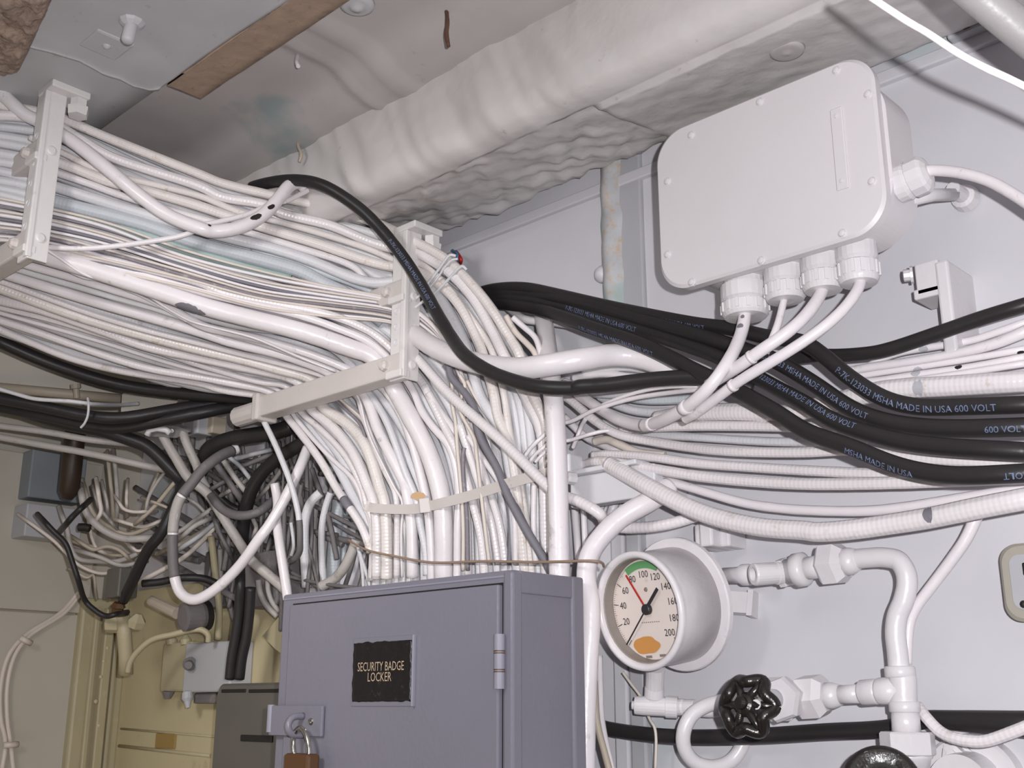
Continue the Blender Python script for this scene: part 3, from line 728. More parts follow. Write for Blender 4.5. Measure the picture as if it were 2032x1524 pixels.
# gauge valve: body, bonnet hex, unions
seg_('valve_body', (1475, 1392), (1530, 1388), [(0, 18), (1, 22)])
seg_('valve_body', (1522, 1388), (1572, 1386), [(0, 36), (.1, 41), (.9, 41), (1, 34)], sides=6, rot=.5)
seg_('valve_body', (1568, 1386), (1592, 1385), [(0, 30), (.2, 31), (.8, 31), (1, 29)])
seg_('union_nut', (1588, 1384), (1642, 1380), [(0, 37), (.1, 42), (.75, 42), (1, 30)], sides=6, rot=.2)
seg_('union_tail', (1638, 1381), (1668, 1379), [(0, 25), (.5, 24), (1, 19)])
seg_('pipe', (1660, 1379), (1714, 1376), [(0, 17), (1, 17)], rot=0)
seg_('socket', (1708, 1375), (1745, 1372), [(0, 20), (.1, 23), (.8, 23), (1, 22)])
seg_('tee', (1742, 1372), (1790, 1370), [(0, 22), (.1, 24), (1, 24)])
bs = PP(1548, 1388, -.028)
obj('bonnet', LA(PP(1552, 1388, -.005), P(1500, 1398, a=AP-.085), [(0, pm(22)), (.3, pm(21)), (.35, pm(12)), (1, pm(9))], seg=16), 'cast', mf)
bh = P(1547, 1388, a=AP-.034); hx0 = ((EYE-bh).normalized()*.8-RT*.5).normalized()
obj('bonnet_nut', lathe(bmesh.new(), bh-hx0*.016, hx0, [(0, pm(40)), (.014, pm(43)), (.020, pm(39))], sides=6, rot=.3), 'cast', mf)
obj('bonnet_seat', lathe(bmesh.new(), bh+hx0*.004-RT*pm(10), hx0, [(-.004, pm(19)), (.0012, pm(19)), (.0014, 0)], 24), 'plate_grey', mf)
# black handwheel with six scallops
hwc = P(1478, 1398, a=AP-.085); hax = (EYE-hwc).normalized(); hax = (hax*.75+(-RT)*.52+UP*.22).normalized()
fr = frame(hax); ring_pts = []
for k in range(73):
    an = 2*math.pi*k/72; rr = pm(47)*(1+.11*math.cos(6*an)); ring_pts.append(hwc+fr @ Vector((rr*math.cos(an), rr*math.sin(an), -.006-.004*math.cos(6*an))))
hw = obj('handwheel', sweep(bmesh.new(), ring_pts, pm(11.5), 10, cap=False), 'black_iron', mf)
hw['label'] = 'black cast iron handwheel'
obj('wheel_hub', lathe(bmesh.new(), hwc-hax*.012, hax, [(0, pm(22)), (.012, pm(23)), (.016, pm(18)), (.018, pm(12)), (.022, pm(11)), (.023, pm(4))], 18), 'black_iron', hw)
for k in range(6):
    an = 2*math.pi*(k+.0)/6
    sp = [hwc+fr @ Vector((rr*math.cos(an), rr*math.sin(an), zz)) for rr, zz in ((pm(14), 0), (pm(34), -.006), (pm(54), -.008))]
    obj('spoke', sweep(bmesh.new(), sp, pm(8), 8), 'black_iron', hw)
# vertical run, bend and upper branch
seg_('tee', (1791, 1335), (1793, 1402), [(0, 22), (.15, 24), (.85, 24), (1, 23)])
seg_('socket', (1785, 1322), (1787, 1345), [(0, 24), (.1, 27), (.9, 27), (1, 25)])
seg_('socket', (1794, 1392), (1796, 1414), [(0, 25), (.1, 27), (.9, 27), (1, 25)])
bend = [PP(x, y) for x, y in ((1690, 1110), (1722, 1107), (1754, 1106), (1783, 1113), (1797, 1135), (1800, 1160), (1793, 1192), (1781, 1222), (1777, 1255), (1781, 1295), (1784, 1330))]
obj('pipe', sweep(bmesh.new(), [Vector(v) for v in crom(bend, 8)], pm(18.5), 18), 'cast', mf)
seg_('pipe', (1796, 1410), (1799, 1456), [(0, 24), (1, 25)])
seg_('union_nut', (1799, 1452), (1803, 1500), [(0, 44), (.08, 47), (.92, 47), (1, 42)], sides=8, rot=.2)
seg_('union_tail', (1803, 1496), (1808, 1530), [(0, 40), (.3, 40), (.4, 36), (1, 32)])
seg_('union_nut', (1632, 1122), (1680, 1116), [(0, 36), (.12, 42), (.7, 42), (1, 30)], sides=6, rot=.1)
seg_('union_tail', (1674, 1116), (1702, 1110), [(0, 28), (.6, 25), (1, 20)])
seg_('valve_body', (1558, 1136), (1602, 1128), [(0, 25), (.45, 27), (.5, 33), (.9, 33), (1, 26)])
seg_('valve_body', (1596, 1129), (1640, 1122), [(0, 22), (1, 22)])
seg_('lock_nut', (1548, 1137), (1562, 1135), [(0, 27), (.1, 30), (.9, 30), (1, 27)], sides=6)
obj('spout', LA(PP(1560, 1136), P(1494, 1140, a=AP-.035), [(0, pm(23)), (.3, pm(23)), (.32, pm(21)), (.95, pm(22)), (1, pm(20)), (1, pm(14)), (.75, pm(12)), (.75, 0)], seg=24), 'cast', mf)
seg_('stub', (1436, 1142), (1500, 1140), [(0, 16), (.5, 17), (.6, 22), (.8, 22), (1, 16)], d=.02)
# lower black wheel rim and flange at the bottom edge
bwc = P(1751, 1556, a=AP-.05)
bw = thing('valve_wheel', bwc, 'black valve handwheel with worn embossed rim at the bottom edge under the big union nut', 'handwheel')
bax = ((EYE-bwc).normalized()*.9+UP*.3).normalized()
obj('wheel_rim', lathe(bmesh.new(), bwc, bax, [(-.012, pm(64)), (0, pm(66)), (.006, pm(62)), (.008, pm(52)), (.004, pm(40)), (.003, pm(16)), (.010, pm(14)), (.011, 0)], 40), 'black_iron', bw, smooth=True)
obj('stem', LA(bwc, PP(1770, 1560, .0), [(0, .008), (1, .008)]), 'cast', bw)
bup = (UP-bax*UP.dot(bax)).normalized(); brt = bup.cross(bax)
text_on('GENERAL', .0085, bwc+bup*pm(44)+bax*.0075, brt, bup, 'hose_grey', bw)
fl_ = thing('bolted_flange', P(1895, 1508, a=WALL), 'white bolted flange on the bulkhead at the bottom right corner', 'flange')
fc = P(1925, 1560, a=WALL-.02)
obj('flange_plate', lathe(bmesh.new(), (fc.x, WALL+.001, fc.z), (0, -1, 0), [(0, .052), (.018, .051), (.021, .048), (.021, .035), (.05, .032), (.05, 0)], 40), 'cast', fl_)
fb = P(1900, 1501, a=WALL-.022)
obj('bolt', lathe(bmesh.new(), fb, (0, -1, 0), [(0, .017), (.002, .017), (.002, .0125), (.012, .0125), (.0125, .007), (.015, .007), (.015, 0)], sides=6, rot=.3), 'cast', fl_)
# ------------------------------------------------------------------ brackets on the bulkhead
br = thing('stand_off_bracket', P(1870, 640, a=WALL), 'white upright bracket with bolted clip on the bulkhead right of the junction box', 'bracket')
b0 = P(1853, 520, a=1.16); b1 = P(1893, 700, a=1.16)
obj('upright', B((b0.x, 1.16, b1.z), (b1.x+.004, WALL+.002, b0.z), .003), 'cast', br)
c0 = P(1813, 525, a=1.165); c1 = P(1850, 580, a=1.165)
obj('clip', B((c0.x, 1.165, c1.z), (b0.x+.002, 1.19, c0.z), .002), 'cast', br)
obj('clip_foot', B((c0.x-.004, 1.165, c1.z-.004), (b0.x+.002, 1.21, c1.z+.008), .002), 'cast', br)
obj('bolt', lathe(bmesh.new(), P(1812, 545, a=1.168), (-1, -.4, 0), [(0, .010), (.003, .010), (.003, .007), (.010, .007), (.011, .004)], 10), 'cast', br)
b2 = thing('pipe_clip', P(1405, 1060, a=WALL), 'small white stepped clip on the bulkhead above the gauge', 'bracket')
k0 = P(1372, 1040, a=1.18); k1_ = P(1438, 1082, a=1.18)
for i, (f0, f1, dy) in enumerate(((0, .35, 0), (.32, .72, -.012), (.70, 1.0, .006))):
    obj('step', B((k0.x+(k1_.x-k0.x)*f0, 1.185+dy, k1_.z), (k0.x+(k1_.x-k0.x)*f1, WALL+.001, k0.z), .003), 'cast', b2)
pb = thing('switch_plate', P(2010, 1165, a=WALL), 'grey rounded panel box on the bulkhead at the right edge', 'panel')
r0 = P(1988, 1165, a=WALL-.035); zt_ = P(2000, 1080, a=WALL-.035).z; zb_ = P(2006, 1235, a=WALL-.035).z
obj('rim', rrect(bmesh.new(), r0.x, r0.x+.11, zb_, zt_, .018, WALL-.036, WALL+.001, bev=.003), 'plate_rim', pb)
obj('face', rrect(bmesh.new(), r0.x+.011, r0.x+.10, zb_+.012, zt_-.012, .010, WALL-.0385, WALL-.02), 'plate_grey', pb)
w0 = P(2029, 1145, a=WALL-.04)
obj('slot', B((w0.x, WALL-.0395, zb_+.045), (w0.x+.05, WALL-.03, zt_-.02), .002), 'dark', pb)
obj('screw', lathe(bmesh.new(), P(2031, 1199, a=WALL-.0385), (0, -1, 0), [(0, .004), (.002, .003), (.003, 0)], 10), 'dark', pb)
# channel arm between the vertical pipe and the right-hand run
arm = thing('cable_rack_arm', P(1210, 960, a=WALL), 'pale grey channel arm with a square bolt behind the thick vertical conduit', 'bracket')
a0 = P(1131, 948, a=1.13); a1 = P(1300, 982, a=1.13)
obj('channel', B((a0.x, 1.13, a1.z), (a1.x, 1.15, a0.z), .002), 'cool', arm)
obj('upper_lip', B((a0.x, 1.118, P(1131, 944, a=1.12).z), (a1.x-.02, 1.15, P(1131, 934, a=1.12).z), .002), 'cool', arm)
obj('bolt', lathe(bmesh.new(), P(1140, 950, a=1.117), (-.2, -1, 0), [(0, .008), (.001, .0085), (.012, .0085), (.014, .006)], sides=8), 'cast', arm)
w0_, w1_ = P(1105, 905, a=1.125), P(1135, 940, a=1.125)
obj('clip', B((w0_.x, 1.12, w1_.z), (w1_.x, 1.15, w0_.z), .003), 'cool', arm)
obj('web', B((a1.x-.05, 1.14, a1.z+.004), (a1.x-.02, WALL+.001, a0.z-.004), .002), 'cool', arm)
# ------------------------------------------------------------------ cable hangers
# left hanger
hl = P(78, 330, t=1.63); sL, aL = hl.x, hl.y
zTL = P(85, 160, t=1.645).z; zBL = P(52, 505, t=1.615).z
sC, aC = P(806, 600, t=1.705).x, P(806, 600, t=1.705).y
zTC = P(812, 436, t=1.71).z; zBC = P(808, 742, t=1.70).z
def hanger2(s0, a_, ztop, zbot, label, holes, pins, grp):
    h = thing('cable_hanger', Vector((s0, a_, ztop)), label, 'hanger', grp)
    w, d = .032, .028
    obj('upright', B((s0-w, a_-.002, zbot-.014), (s0, a_+.003, ztop), .0015), 'strut_paint', h)
    obj('flange', B((s0-.003, a_-.002, zbot-.014), (s0+.001, a_+d, ztop), .0015), 'strut_paint', h)
    obj('lip', B((s0-.008, a_-.005, zbot-.012), (s0+.003, a_+.004, ztop-.004), .002), 'strut_paint', h)
    for f_ in holes:
        z = zbot+(ztop-zbot)*f_
        obj('hole_rim', lathe(bmesh.new(), (s0-.019, a_-.001, z), (0, -1, 0), [(0, .0065), (.002, .006), (.0022, .004), (.0012, .003)], 12), 'cast', h)
    for f_ in pins:
        z = zbot+(ztop-zbot)*f_
        obj('slot_pin', LA((s0-.004, a_+.014, z), (s0+.004, a_+.014, z), [(0, .0075), (.8, .0075), (1, .005)], seg=14), 'strut_paint', h)
    obj('top_tab', B((s0-.030, a_-.004, ztop-.004), (s0+.020, a_+.055, ztop+.007), .002), 'strut_paint', h)
    obj('bolt', LA((s0+.004, a_+.045, ztop-.002), (s0+.004, a_+.045, ztop-.030), [(0, .013), (.5, .013), (.5, .0165), (.55, .0165), (1, .015)], sides=6), 'strut_paint', h)
    return h
GH = 'cable hangers'
HL = hanger2(sL, aL, zTL, zBL, 'pale painted cable hanger bolted to the ceiling at the left edge', (.16, .30, .42, .55, .72), (.08, .62), GH)
HC = hanger2(sC, aC, zTC, zBC, 'pale painted cable hanger upright with a long crossbar in the middle of the cable run', (.20, .31, .42), (.04, .52), GH)
def bar(h, s0, a_, z, L, hgt, dep, capm=True):
    b = obj('crossbar', B((s0-L, a_-.004, z-hgt/2), (s0-.004, a_-.004+dep, z+hgt/2), .003), 'bar_paint', h)
    obj('joint_clip', B((s0-.034, a_-.009, z-hgt*.62), (s0+.002, a_+.010, z-hgt*.28), .002), 'strut_paint', h)
    obj('bolt', lathe(bmesh.new(), (s0-.040, a_-.004, z+.002), (0, -1, 0), [(0, .009), (.006, .0085), (.009, .005)], 8), 'bar_paint', h)
    return b
zb0 = P(808, 728, t=1.70).z
Lb_ = abs(P(512, 800, a=aC).x-sC)
bb = bar(HC, sC, aC, zb0, Lb_, .036, .032)
e0 = P(512, 798, a=aC); 
obj('end_cap', B((sC-Lb_-.006, aC-.010, zb0-.024), (sC-Lb_+.012, aC+.034, zb0+.024), .004), 'bar_paint', HC)
obj('end_stub', LA((sC-Lb_, aC+.012, zb0-.001), (sC-Lb_-.085, aC+.012, zb0-.001), [(0, .018), (.9, .018), (1, .011)], seg=14), 'bar_paint', HC)
zm = P(790, 566, t=1.70).z
bar(HC, sC, aC, zm, .14, .034, .030)
for yy, ll in ((282, .30), (488, .30)):
    z = P(66, yy, t=1.625).z
    bar(HL, sL, aL, z, ll, .034, .030)
# ------------------------------------------------------------------ cables of the overhead run and the drop behind the locker
GR = 'cables of the overhead run'; GD = 'cables dropping behind the locker'; GB = 'cables along the right-hand bulkhead'; GT = 'tangled wires in the corner'
def run(txt, w, m, label, B=0, **k): return cable(txt, w, m, label, 'cable', GR, B=B, **k)
run('k1 -200,70 0,150 300,195 560,255 1000,440 1500,640 2032,850 / k3 400,220 900,340 1250,420 1700,540 / k5 300,340 620,500 940,680 1150,880 1390,1170 1600,1500 / k8 1140,370 1300,870 1450,1180 / f 1088,900 1096,1000 1098,1160', 20, 'white_rust', 'topmost braided cable of the overhead run, along its upper edge under the ceiling', B=.004)
run('k1 -150,260 0,250 300,270 545,335 820,500 1100,660 1500,800 2032,970 / k3 400,360 850,440 1000,525 1500,645 2000,850 / k5 620,610 860,735 960,800 1200,1050 1430,1450 / k8 950,370 1200,850 1400,1290 / f 1081,1000 1085,1160', 21, 'white_braid', 'glittering white braided cable, second from the top of the overhead run', B=.004)
run('k1 300,470 505,570 700,660 950,790 1250,880 1600,960 2032,1070 / k3 400,440 600,520 930,600 1400,730 1900,890 / f 795,520 / k5 620,700 850,850 1050,1080 1350,1500 / k8 830,370 960,850 1020,1290 / f 1040,1000 1058,1160', 14, 'white_rust', 'rust speckled thinner cable, third from the top of the overhead run', B=.008)
run('k1 300,620 490,690 800,800 1080,910 1400,990 2032,1170 / k3 400,530 900,690 1400,840 2032,1050 / k5 620,790 900,960 1080,1150 1250,1480 / k8 705,370 840,850 890,1130 1010,1400 / f 1030,1000 1044,1160', 21, 'white_rust', 'white cable with brown stains, fourth from the top of the overhead run', B=.002)
run('k1 300,745 475,800 900,940 1250,1070 / k3 400,640 720,735 1200,880 1750,1070 / k5 150,900 400,960 / f 800,562 850,590 890,640', 15, 'white_braid', 'narrow white braided cable, fifth from the top of the overhead run', B=.006)
run('k1 300,890 460,940 900,1075 1400,1230 / k3 550,790 850,860 1300,1000 1900,1230 / k5 620,900 850,1040 1020,1300 1110,1480 / k8 540,370 660,850 780,1050 950,1330 / f 1008,900 1020,1000 1030,1160', 23, 'cool', 'broad smooth pale cable passing behind the black arching cable, sixth from the top', B=.004)
run('k1 300,1040 440,1090 900,1210 1450,1350 / k3 100,810 700,970 1200,1110 1450,1240 / f 690,585 760,640', 28, 'blue_grey', 'thick pale blue-grey cable above the bundle of thin wires', B=.010)
run('k1 300,1160 430,1190 900,1310 1500,1470 / k3 0,890 350,980 700,1090 1100,1200', 22, 'teal', 'greenish painted cable half hidden above the bundle of thin wires', B=.020)
run('k3 700,900 1000,985 1400,1120 1830,1275 / f 760,590', 14, 'blue_grey', 'short visible length of blue-grey cable ending at the upper crossbar', B=.014)
# bundle of thin wires
wl = ['beige', 'white', 'grey', 'cream', 'pale', 'dark grey', 'white', 'beige', 'grey', 'white', 'cream', 'grey', 'white', 'beige']
wm = ['cream_wire', 'white', 'grey_wire', 'cream_wire', 'white', 'bare_grey', 'white', 'cream_wire', 'grey_wire', 'white', 'cream_wire', 'bare_grey', 'white', 'cream_wire']
for i in range(14):
    f_ = i/13; j = lambda s: (R.random()-.5)*s
    px = [(-30, 388+112*f_), (70, 408+98*f_), (210, 442+96*f_+j(7)), (360, 498+72*f_+j(8)), (520, 542+70*f_+j(8)), (660, 571+58*f_+j(6)), (785, 594+48*f_+j(4)), (835, 622+46*f_), (880, 670+34*f_), (918-8*f_, 745+20*f_), (936-14*f_, 830)]
    run(px, (6, 7, 5.5, 6, 8, 7, 6)[i % 7], wm[i], '%s thin wire, %s from top of the flat wire bundle between the hangers' % (wl[i], ORD[i] if i else 'first'), B=-.006+.010*R.random(), sides=8, step=14)
# lower half of the run and where each cable continues below the long crossbar
run('k2 300,190 600,215 1000,260 1500,380 2032,515 / k4 400,100 1000,225 1500,330 1850,470 2032,590 / k6 1640,200 1780,460 1930,760 2032,950 / k7 1200,100 1310,480 1400,850 1430,1180 / f 963,1160', 18, 'white_braid', 'braided cable just below the bundle of thin wires, right of the middle hanger', B=.003)
run('k2 300,200 550,250 1000,325 1500,445 2032,605 / k4 600,195 1200,335 1600,475 1930,625 / k6 1530,280 1650,560 1790,760 1990,1000 / k7 1160,230 1170,480 1160,700 1155,1180 / f 907,1160', 16, 'white', 'smooth white cable lying against the upper side of the thickest cable', B=.004)
run('k2 100,130 450,235 1000,400 1500,560 2032,740 / k4 600,340 1200,490 1700,660 1950,760 / k6 1350,330 1500,600 1710,1000 / k7 940,200 1000,450 1020,800 1020,1300', 38, 'white', 'thickest smooth white cable of the run with a bare grey spot', key='big', B=-.004)
run('k2 250,60 370,120 600,265 870,440 1080,490 1450,620 1700,780 1900,890 / k4 200,425 700,550 950,650 1200,760 1560,900', 6, 'white', 'thin white cord snaking along the underside of the thickest cable', B=-.024, sides=8)
run('k2 250,120 365,195 500,290 840,465 1000,490 1400,640 1700,800 / k4 60,400', 5, 'cool', 'thinner cord beside the white cord below the left hanger', B=-.014, sides=8)
run('k2 -100,205 200,310 700,450 1200,600 1700,760 / k4 200,440 500,510 900,600 1400,760 1700,890 / f 724,750 / k6 1170,270 1420,620 1570,1050 1680,1480 / k7 850,500 880,750 895,1000 / f 857,1160', 18, 'white', 'white cable, first below the thickest cable at the long crossbar')
run('k2 -100,290 20,325 400,440 800,555 1200,670 1600,780 2032,930 / k4 400,500 800,610 1200,750 1620,910 / k6 1000,330 1200,620 1340,950 1460,1300 / k7 740,450 780,700 840,1000 850,1230', 15, 'cool', 'pale cable, second below the thickest cable at the long crossbar', B=.004)
run('k2 -100,375 0,405 450,545 1000,715 1500,855 2032,1010 / k4 500,600 1000,720 1400,860 1530,930 / k6 960,345 1130,780 1280,1080 1450,1420 / k7 650,400 690,650 700,900 703,1250', 23, 'white', 'smooth white cable, third below the thickest cable, glossy where it drops')
run('k2 -100,465 0,495 400,640 900,820 1500,1000 2032,1130 / k4 500,700 1000,820 1450,950 / k6 870,350 960,620 1080,950 1230,1300 1330,1500 / k7 545,480 550,800 545,1250', 13, 'white_braid', 'slender braided cable, fourth below the thickest cable at the crossbar', B=.004)
run('k2 -100,530 0,560 400,710 1000,915 1500,1050 2032,1190 / k4 600,770 1000,880 1330,990 / k6 470,510 800,740 1000,1000 1160,1480 / k7 420,480 440,700 445,1000 445,1260', 24, 'white_rust', 'braided cable turning brown with rust where it drops behind the tie band', B=.002)
run('k2 -100,650 0,685 400,775 1000,980 1500,1160 2032,1270 / k4 600,850 1200,1010 / k6 320,520 600,760 850,1080 1020,1480 / k7 310,480 345,700 345,1260', 22, 'white_braid', 'wide braided cable, sixth below the thickest cable at the crossbar')
run('k2 -100,730 0,760 500,880 1000,1030 1600,1210 2032,1350 / k4 400,900 800,1010 1080,1060 / k6 200,560 450,780 750,1100 950,1480 / k7 240,520 300,660 310,1000 300,1270', 13, 'white_braid', 'narrow braided cable, seventh below the thickest cable at the crossbar', B=.003)
run('k2 -100,785 0,815 400,930 1000,1100 1600,1290 2032,1410 / k4 500,960 1000,1095 / k6 110,580 350,880 600,1150 800,1330 900,1480 / k7 215,520 285,700 280,1280', 9.5, 'white', 'thin white cable, eighth below the thickest cable at the crossbar', B=.004)
run('k2 -100,850 0,890 400,1020 1000,1230 1500,1380 2032,1470 / k4 500,1020 930,1125 / k6 30,600 220,840 450,1150 650,1500 / s3 1170,730 1290,910 1350,1070 / f 736,1096', 16, 'white_braid', 'outer braided cable with a bare grey break, second lowest of the run', key='outer', B=-.003)
run('k2 -100,935 0,985 300,1110 700,1270 1200,1400 2032,1530 / k4 400,1085 850,1145 / f 560,792', 15, 'white_braid', 'lowest white cable of the overhead run, above the black cable')
run('b4 -100,780 0,830 300,960 700,1085 1100,1140 1450,1165 / f 520,795', 25, 'black', 'black cable along the lower edge of the overhead run', B=.012)
spot('big', (370, 622), 48, 26, 'bare_grey', 'bare_patch', 2); spot('big', (392, 640), 30, 14, 'bare_grey', 'bare_patch', 5)
sleeve('outer', (684, 990), (694, 1012), 'bare_grey', grow=1.05)
run('k6 860,330 930,480 985,720 1060,930 1180,1180 1330,1480 / k7 600,480 590,800 600,1250', 5.5, 'white', 'thin cord between two glossy cables in the middle of the drop', B=-.004, sides=8)
run('k6 600,400 760,560 900,690 960,800 / f 725,870', 7, 'grey_wire', 'grey cord fanning out just under the long crossbar', B=.002, sides=8)
run('k6 640,390 800,530 930,650 980,740 / f 728,850', 6, 'cream_wire', 'beige cord fanning out just under the long crossbar', B=-.002, sides=8)
# more cables of the drop
def drop(txt, w, m, label, B=0, **k): return cable(txt, w, m, label, 'cable', GD, B=B, **k)
drop('k8 300,480 330,560 350,1000 380,1150 400,1450 / k7 1190,300 1215,700 1215,1180', 8, 'cream_wire', 'beige cord hanging straight down left of the grey flat cables', B=-.014, sides=8)
drop('k7 1230,-60 1215,0 1220,300 1250,600 1262,1180', 9, 'grey_wire', 'grey cord beside the beige cord in front of the tie band', B=-.010, sides=8)
drop('k8 300,480 330,640 480,820 600,1000 / s4 500,540 620,760 680,920 800,1150 940,1380 / f 1095,1140', 16, 'bare_grey', 'dark grey cable slanting down behind the ribbed conduit, left one', B=-.022)
drop('k8 250,500 400,700 520,880 / s4 560,640 740,1000 830,1180 960,1390 / f 1100,1150', 11, 'bare_grey', 'dark grey cable slanting down beside its twin near the conduit', B=-.010)
drop('k8 430,620 500,760 420,1000 / k7 1330,-150 1350,0 1390,350 1430,700 1480,1120', 8, 'cream_wire', 'beige cord crossing in front of the metal tie band', B=-.020, sides=8)
drop('k7 1180,-300 1300,80 1420,450 1500,700 1570,1120', 16, 'white_braid', 'white braided drop cable just right of the crossing beige cord', B=.003)
drop('k7 1270,-300 1380,80 1500,430 1590,750 1640,1120', 16, 'white_braid', 'white braided drop cable, next to the right under the dark grey cables', B=.004)
drop('k7 1640,350 1690,700 1678,1120', 9, 'bare_grey', 'short dark grey cord ending above the locker top', B=-.002, sides=8)
drop('k7 1690,350 1730,640 1745,1120', 11, 'white', 'white cord dropping right of the short dark grey cord', B=-.004, sides=10)
drop('k7 1740,330 1800,650 1800,1120', 10, 'white', 'white cord dropping in the crook of the dark grey cables', B=.006, sides=10)
drop('k7 1930,280 1925,800 1950,1120', 12, 'white', 'white cord dropping close beside the thick vertical conduit', B=-.002, sides=10)
drop('k8 60,830 200,1060 370,1300 / k7 1130,30 1160,200 / f 925,1000 930,1150', 15, 'white_braid', 'white braided drop cable behind the beige cord', B=.010)
drop('k7 1260,-180 1420,60 1560,260 1660,430 / f 1020,1040', 12, 'white', 'white cable slanting down right behind the dark grey cables', B=.004)
drop('k8 500,760 560,870 700,1050 830,1230 / f 1000,870', 11, 'white', 'white cable slanting along the upper side of the ribbed conduit', B=.004)
drop('k8 520,690 650,950 850,1220 990,1390 1080,1500', 7, 'cream_wire', 'thin beige cord slanting along the upper side of the ribbed conduit', B=-.003, sides=8)
drop('k8 1150,700 1180,850 1300,1130 1400,1290 / f 1090,900', 15, 'cool', 'pale cable tucked behind the two rightmost braided cables of the drop', B=.012)
drop('k8 1260,740 1340,870 1440,1130 / f 1086,850', 12, 'white_braid', 'short visible braided cable against the thick vertical conduit', B=.008)
drop('k8 980,-80 1100,120 1230,250 1330,370 / f 1080,760', 12, 'cream_wire', 'brownish thin cable curling down beside the black cable bundle', B=.01)
drop('k8 1060,-60 1200,60 1330,180 1390,360 / f 1090,760', 12, 'white', 'white thin cable curling down left of the grey pipe end', B=.01)
# core of the bundle seen through the gaps
TE = [(-60, 205), (110, 232), (300, 312), (540, 405), (780, 478), (935, 580), (1050, 740), (1080, 900), (1090, 1160)]
BE = [(-60, 640), (0, 668), (200, 735), (400, 785), (540, 800), (625, 890), (690, 1000), (730, 1080), (738, 1170)]
bm = bmesh.new()
for lay, n_ in ((.026, 26), (.046, 18)):
    for i in range(n_):
        f_ = (i+.5*R.random())/n_
        px = [(a[0]+(b[0]-a[0])*f_+(R.random()-.5)*8, a[1]+(b[1]-a[1])*f_+(R.random()-.5)*8) for a, b in zip(TE, BE)]
        pts, tm = solve(px, B_=lay+R.random()*.006, step=24); sweep(bm, pts, 21*tm/F/2, 8)
tag(obj('inner_cables', bm, 'cool', kind='stuff'), 'packed inner cables seen through gaps of the overhead run and drop', 'cables')

# ------------------------------------------------------------------ single cables and conduits in front of the bundle
cable('f -30,150 0,182 / k1 150,155 260,245 400,310 540,390 800,560 1100,800 1400,1050 1700,1260 2032,1390 / k3 300,705 600,665 850,520 1000,350 1100,240 1190,215 1250,270', 27, 'white', 'thick smooth white cable sagging across the run from the left hanger', 'cable', B=[-.004, -.004, -.004, -.004, -.005, -.012, -.03, -.045, -.05, -.05, -.05, -.05, -.045, -.04, -.035, -.03, -.02, -.005], key='sag')
spot('sag', (502, 434), 24, 11, 'dark', seed=1, rot=-.4); spot('sag', (533, 416), 16, 9, 'dark', seed=3, rot=-.4); spot('sag', (413, 446), 8, 6, 'dark', seed=8)
cable('k2 430,150 700,168 1000,160 1500,100 1900,20 / k3 200,650 400,605 700,525 900,430 1060,400 1200,330 1280,290', 11, 'white', 'thinner white cable crossing the thin wires and joining the sagging cable', 'cable', B=[-.004, -.02, -.026, -.034, -.036, -.034, -.03, -.026, -.02, -.014, -.006, 0])
cable('f 500,372 / k3 800,235 1100,190 1400,230 1750,440 / k5 250,345 500,650 700,960 850,1230 1000,1480 / k8 500,395 800,590 1100,700 1400,765 1800,778 / q6 250,445 500,430 1000,370 1400,350 1700,380 2000,470', 27, 'black', 'black cable arching over the run and sagging under the white tube', 'cable', B=[.06, .035, -.03, -.075, -.085, -.075, -.07, -.07, -.075, -.09, -.11, -.13, -.14, -.14, -.13, -.115, -.10, -.09, -.07, -.055, -.045, -.03], key='arch', sides=16)
cable('b5 420,700 560,730 680,800 800,875 1000,950 1250,990 1450,970 / q6 300,165 600,125 900,155 1200,265 1420,360 1600,450', 43, 'white', 'broad glossy white tube curving right from the center hanger', 'pipe', name='tube', a=[1.10, 1.09, 1.075, 1.06, 1.05, 1.035, 1.03, 1.04, 1.075, 1.11, 1.125, 1.135, 1.145, 1.15], key='tube', sides=20, wob=.01)
cable('f 818,700 / s4 110,55 300,270 500,450 700,630 900,830 1010,925 1150,975 1300,1065 / q4 600,770 760,845 950,850 1200,825 1450,760 1600,700', 22, 'white_coil', 'ribbed white conduit slanting down from the center hanger behind the vertical conduit', 'conduit', name='conduit', a=[1.085, 1.08, 1.075, 1.075, 1.08, 1.085, 1.09, 1.095, 1.10, 1.12, 1.14, 1.15, 1.155, 1.165, 1.17], sides=16, wob=.01)
vp = thing('conduit', P(1108, 1130, a=1.07), 'thick straight vertical white conduit dropping behind the locker', 'conduit')
cable('f 1066,590 1080,640 1088,700 1097,780 1103,850 1108,1000 1112,1180', 38, 'white', '', parent=vp, name='tube', a=[1.205, 1.17, 1.12, 1.075, 1.07, 1.068, 1.068], sides=20, wob=.006)
pv = P(1107, 1112, a=1.066)
obj('end_collar', LA(P(1108, 1095, a=1.068), P(1110, 1140, a=1.068), [(0, .0125), (.1, .0128), (1, .0128)], seg=20), 'white', vp)
cable('f 1330,965 / q4 1100,560 800,730 560,960 450,1150 425,1400 / f 1172,1200 1167,1320 1163,1420 1161,1560', 43, 'white', 'thick white conduit bending down between the locker and the gauge', 'conduit', name='conduit', a=[1.16, 1.135, 1.11, 1.09, 1.08, 1.075, 1.075, 1.07, 1.07, 1.07], key='diag', sides=20, wob=.012, taper=lambda u: 1-.12*u)
cable('s6 150,850 155,1050 165,1250 230,1560', 13, 'white', 'slim white cable beside the thick conduit left of the gauge', 'cable', a=[1.17, 1.16, 1.15, 1.12])
cable('s6 120,1000 135,1250 180,1430 215,1560', 14, 'tan_part', 'pale cable curving out from behind the thick conduit at the bottom', 'cable', a=[1.12, 1.12, 1.12, 1.12])
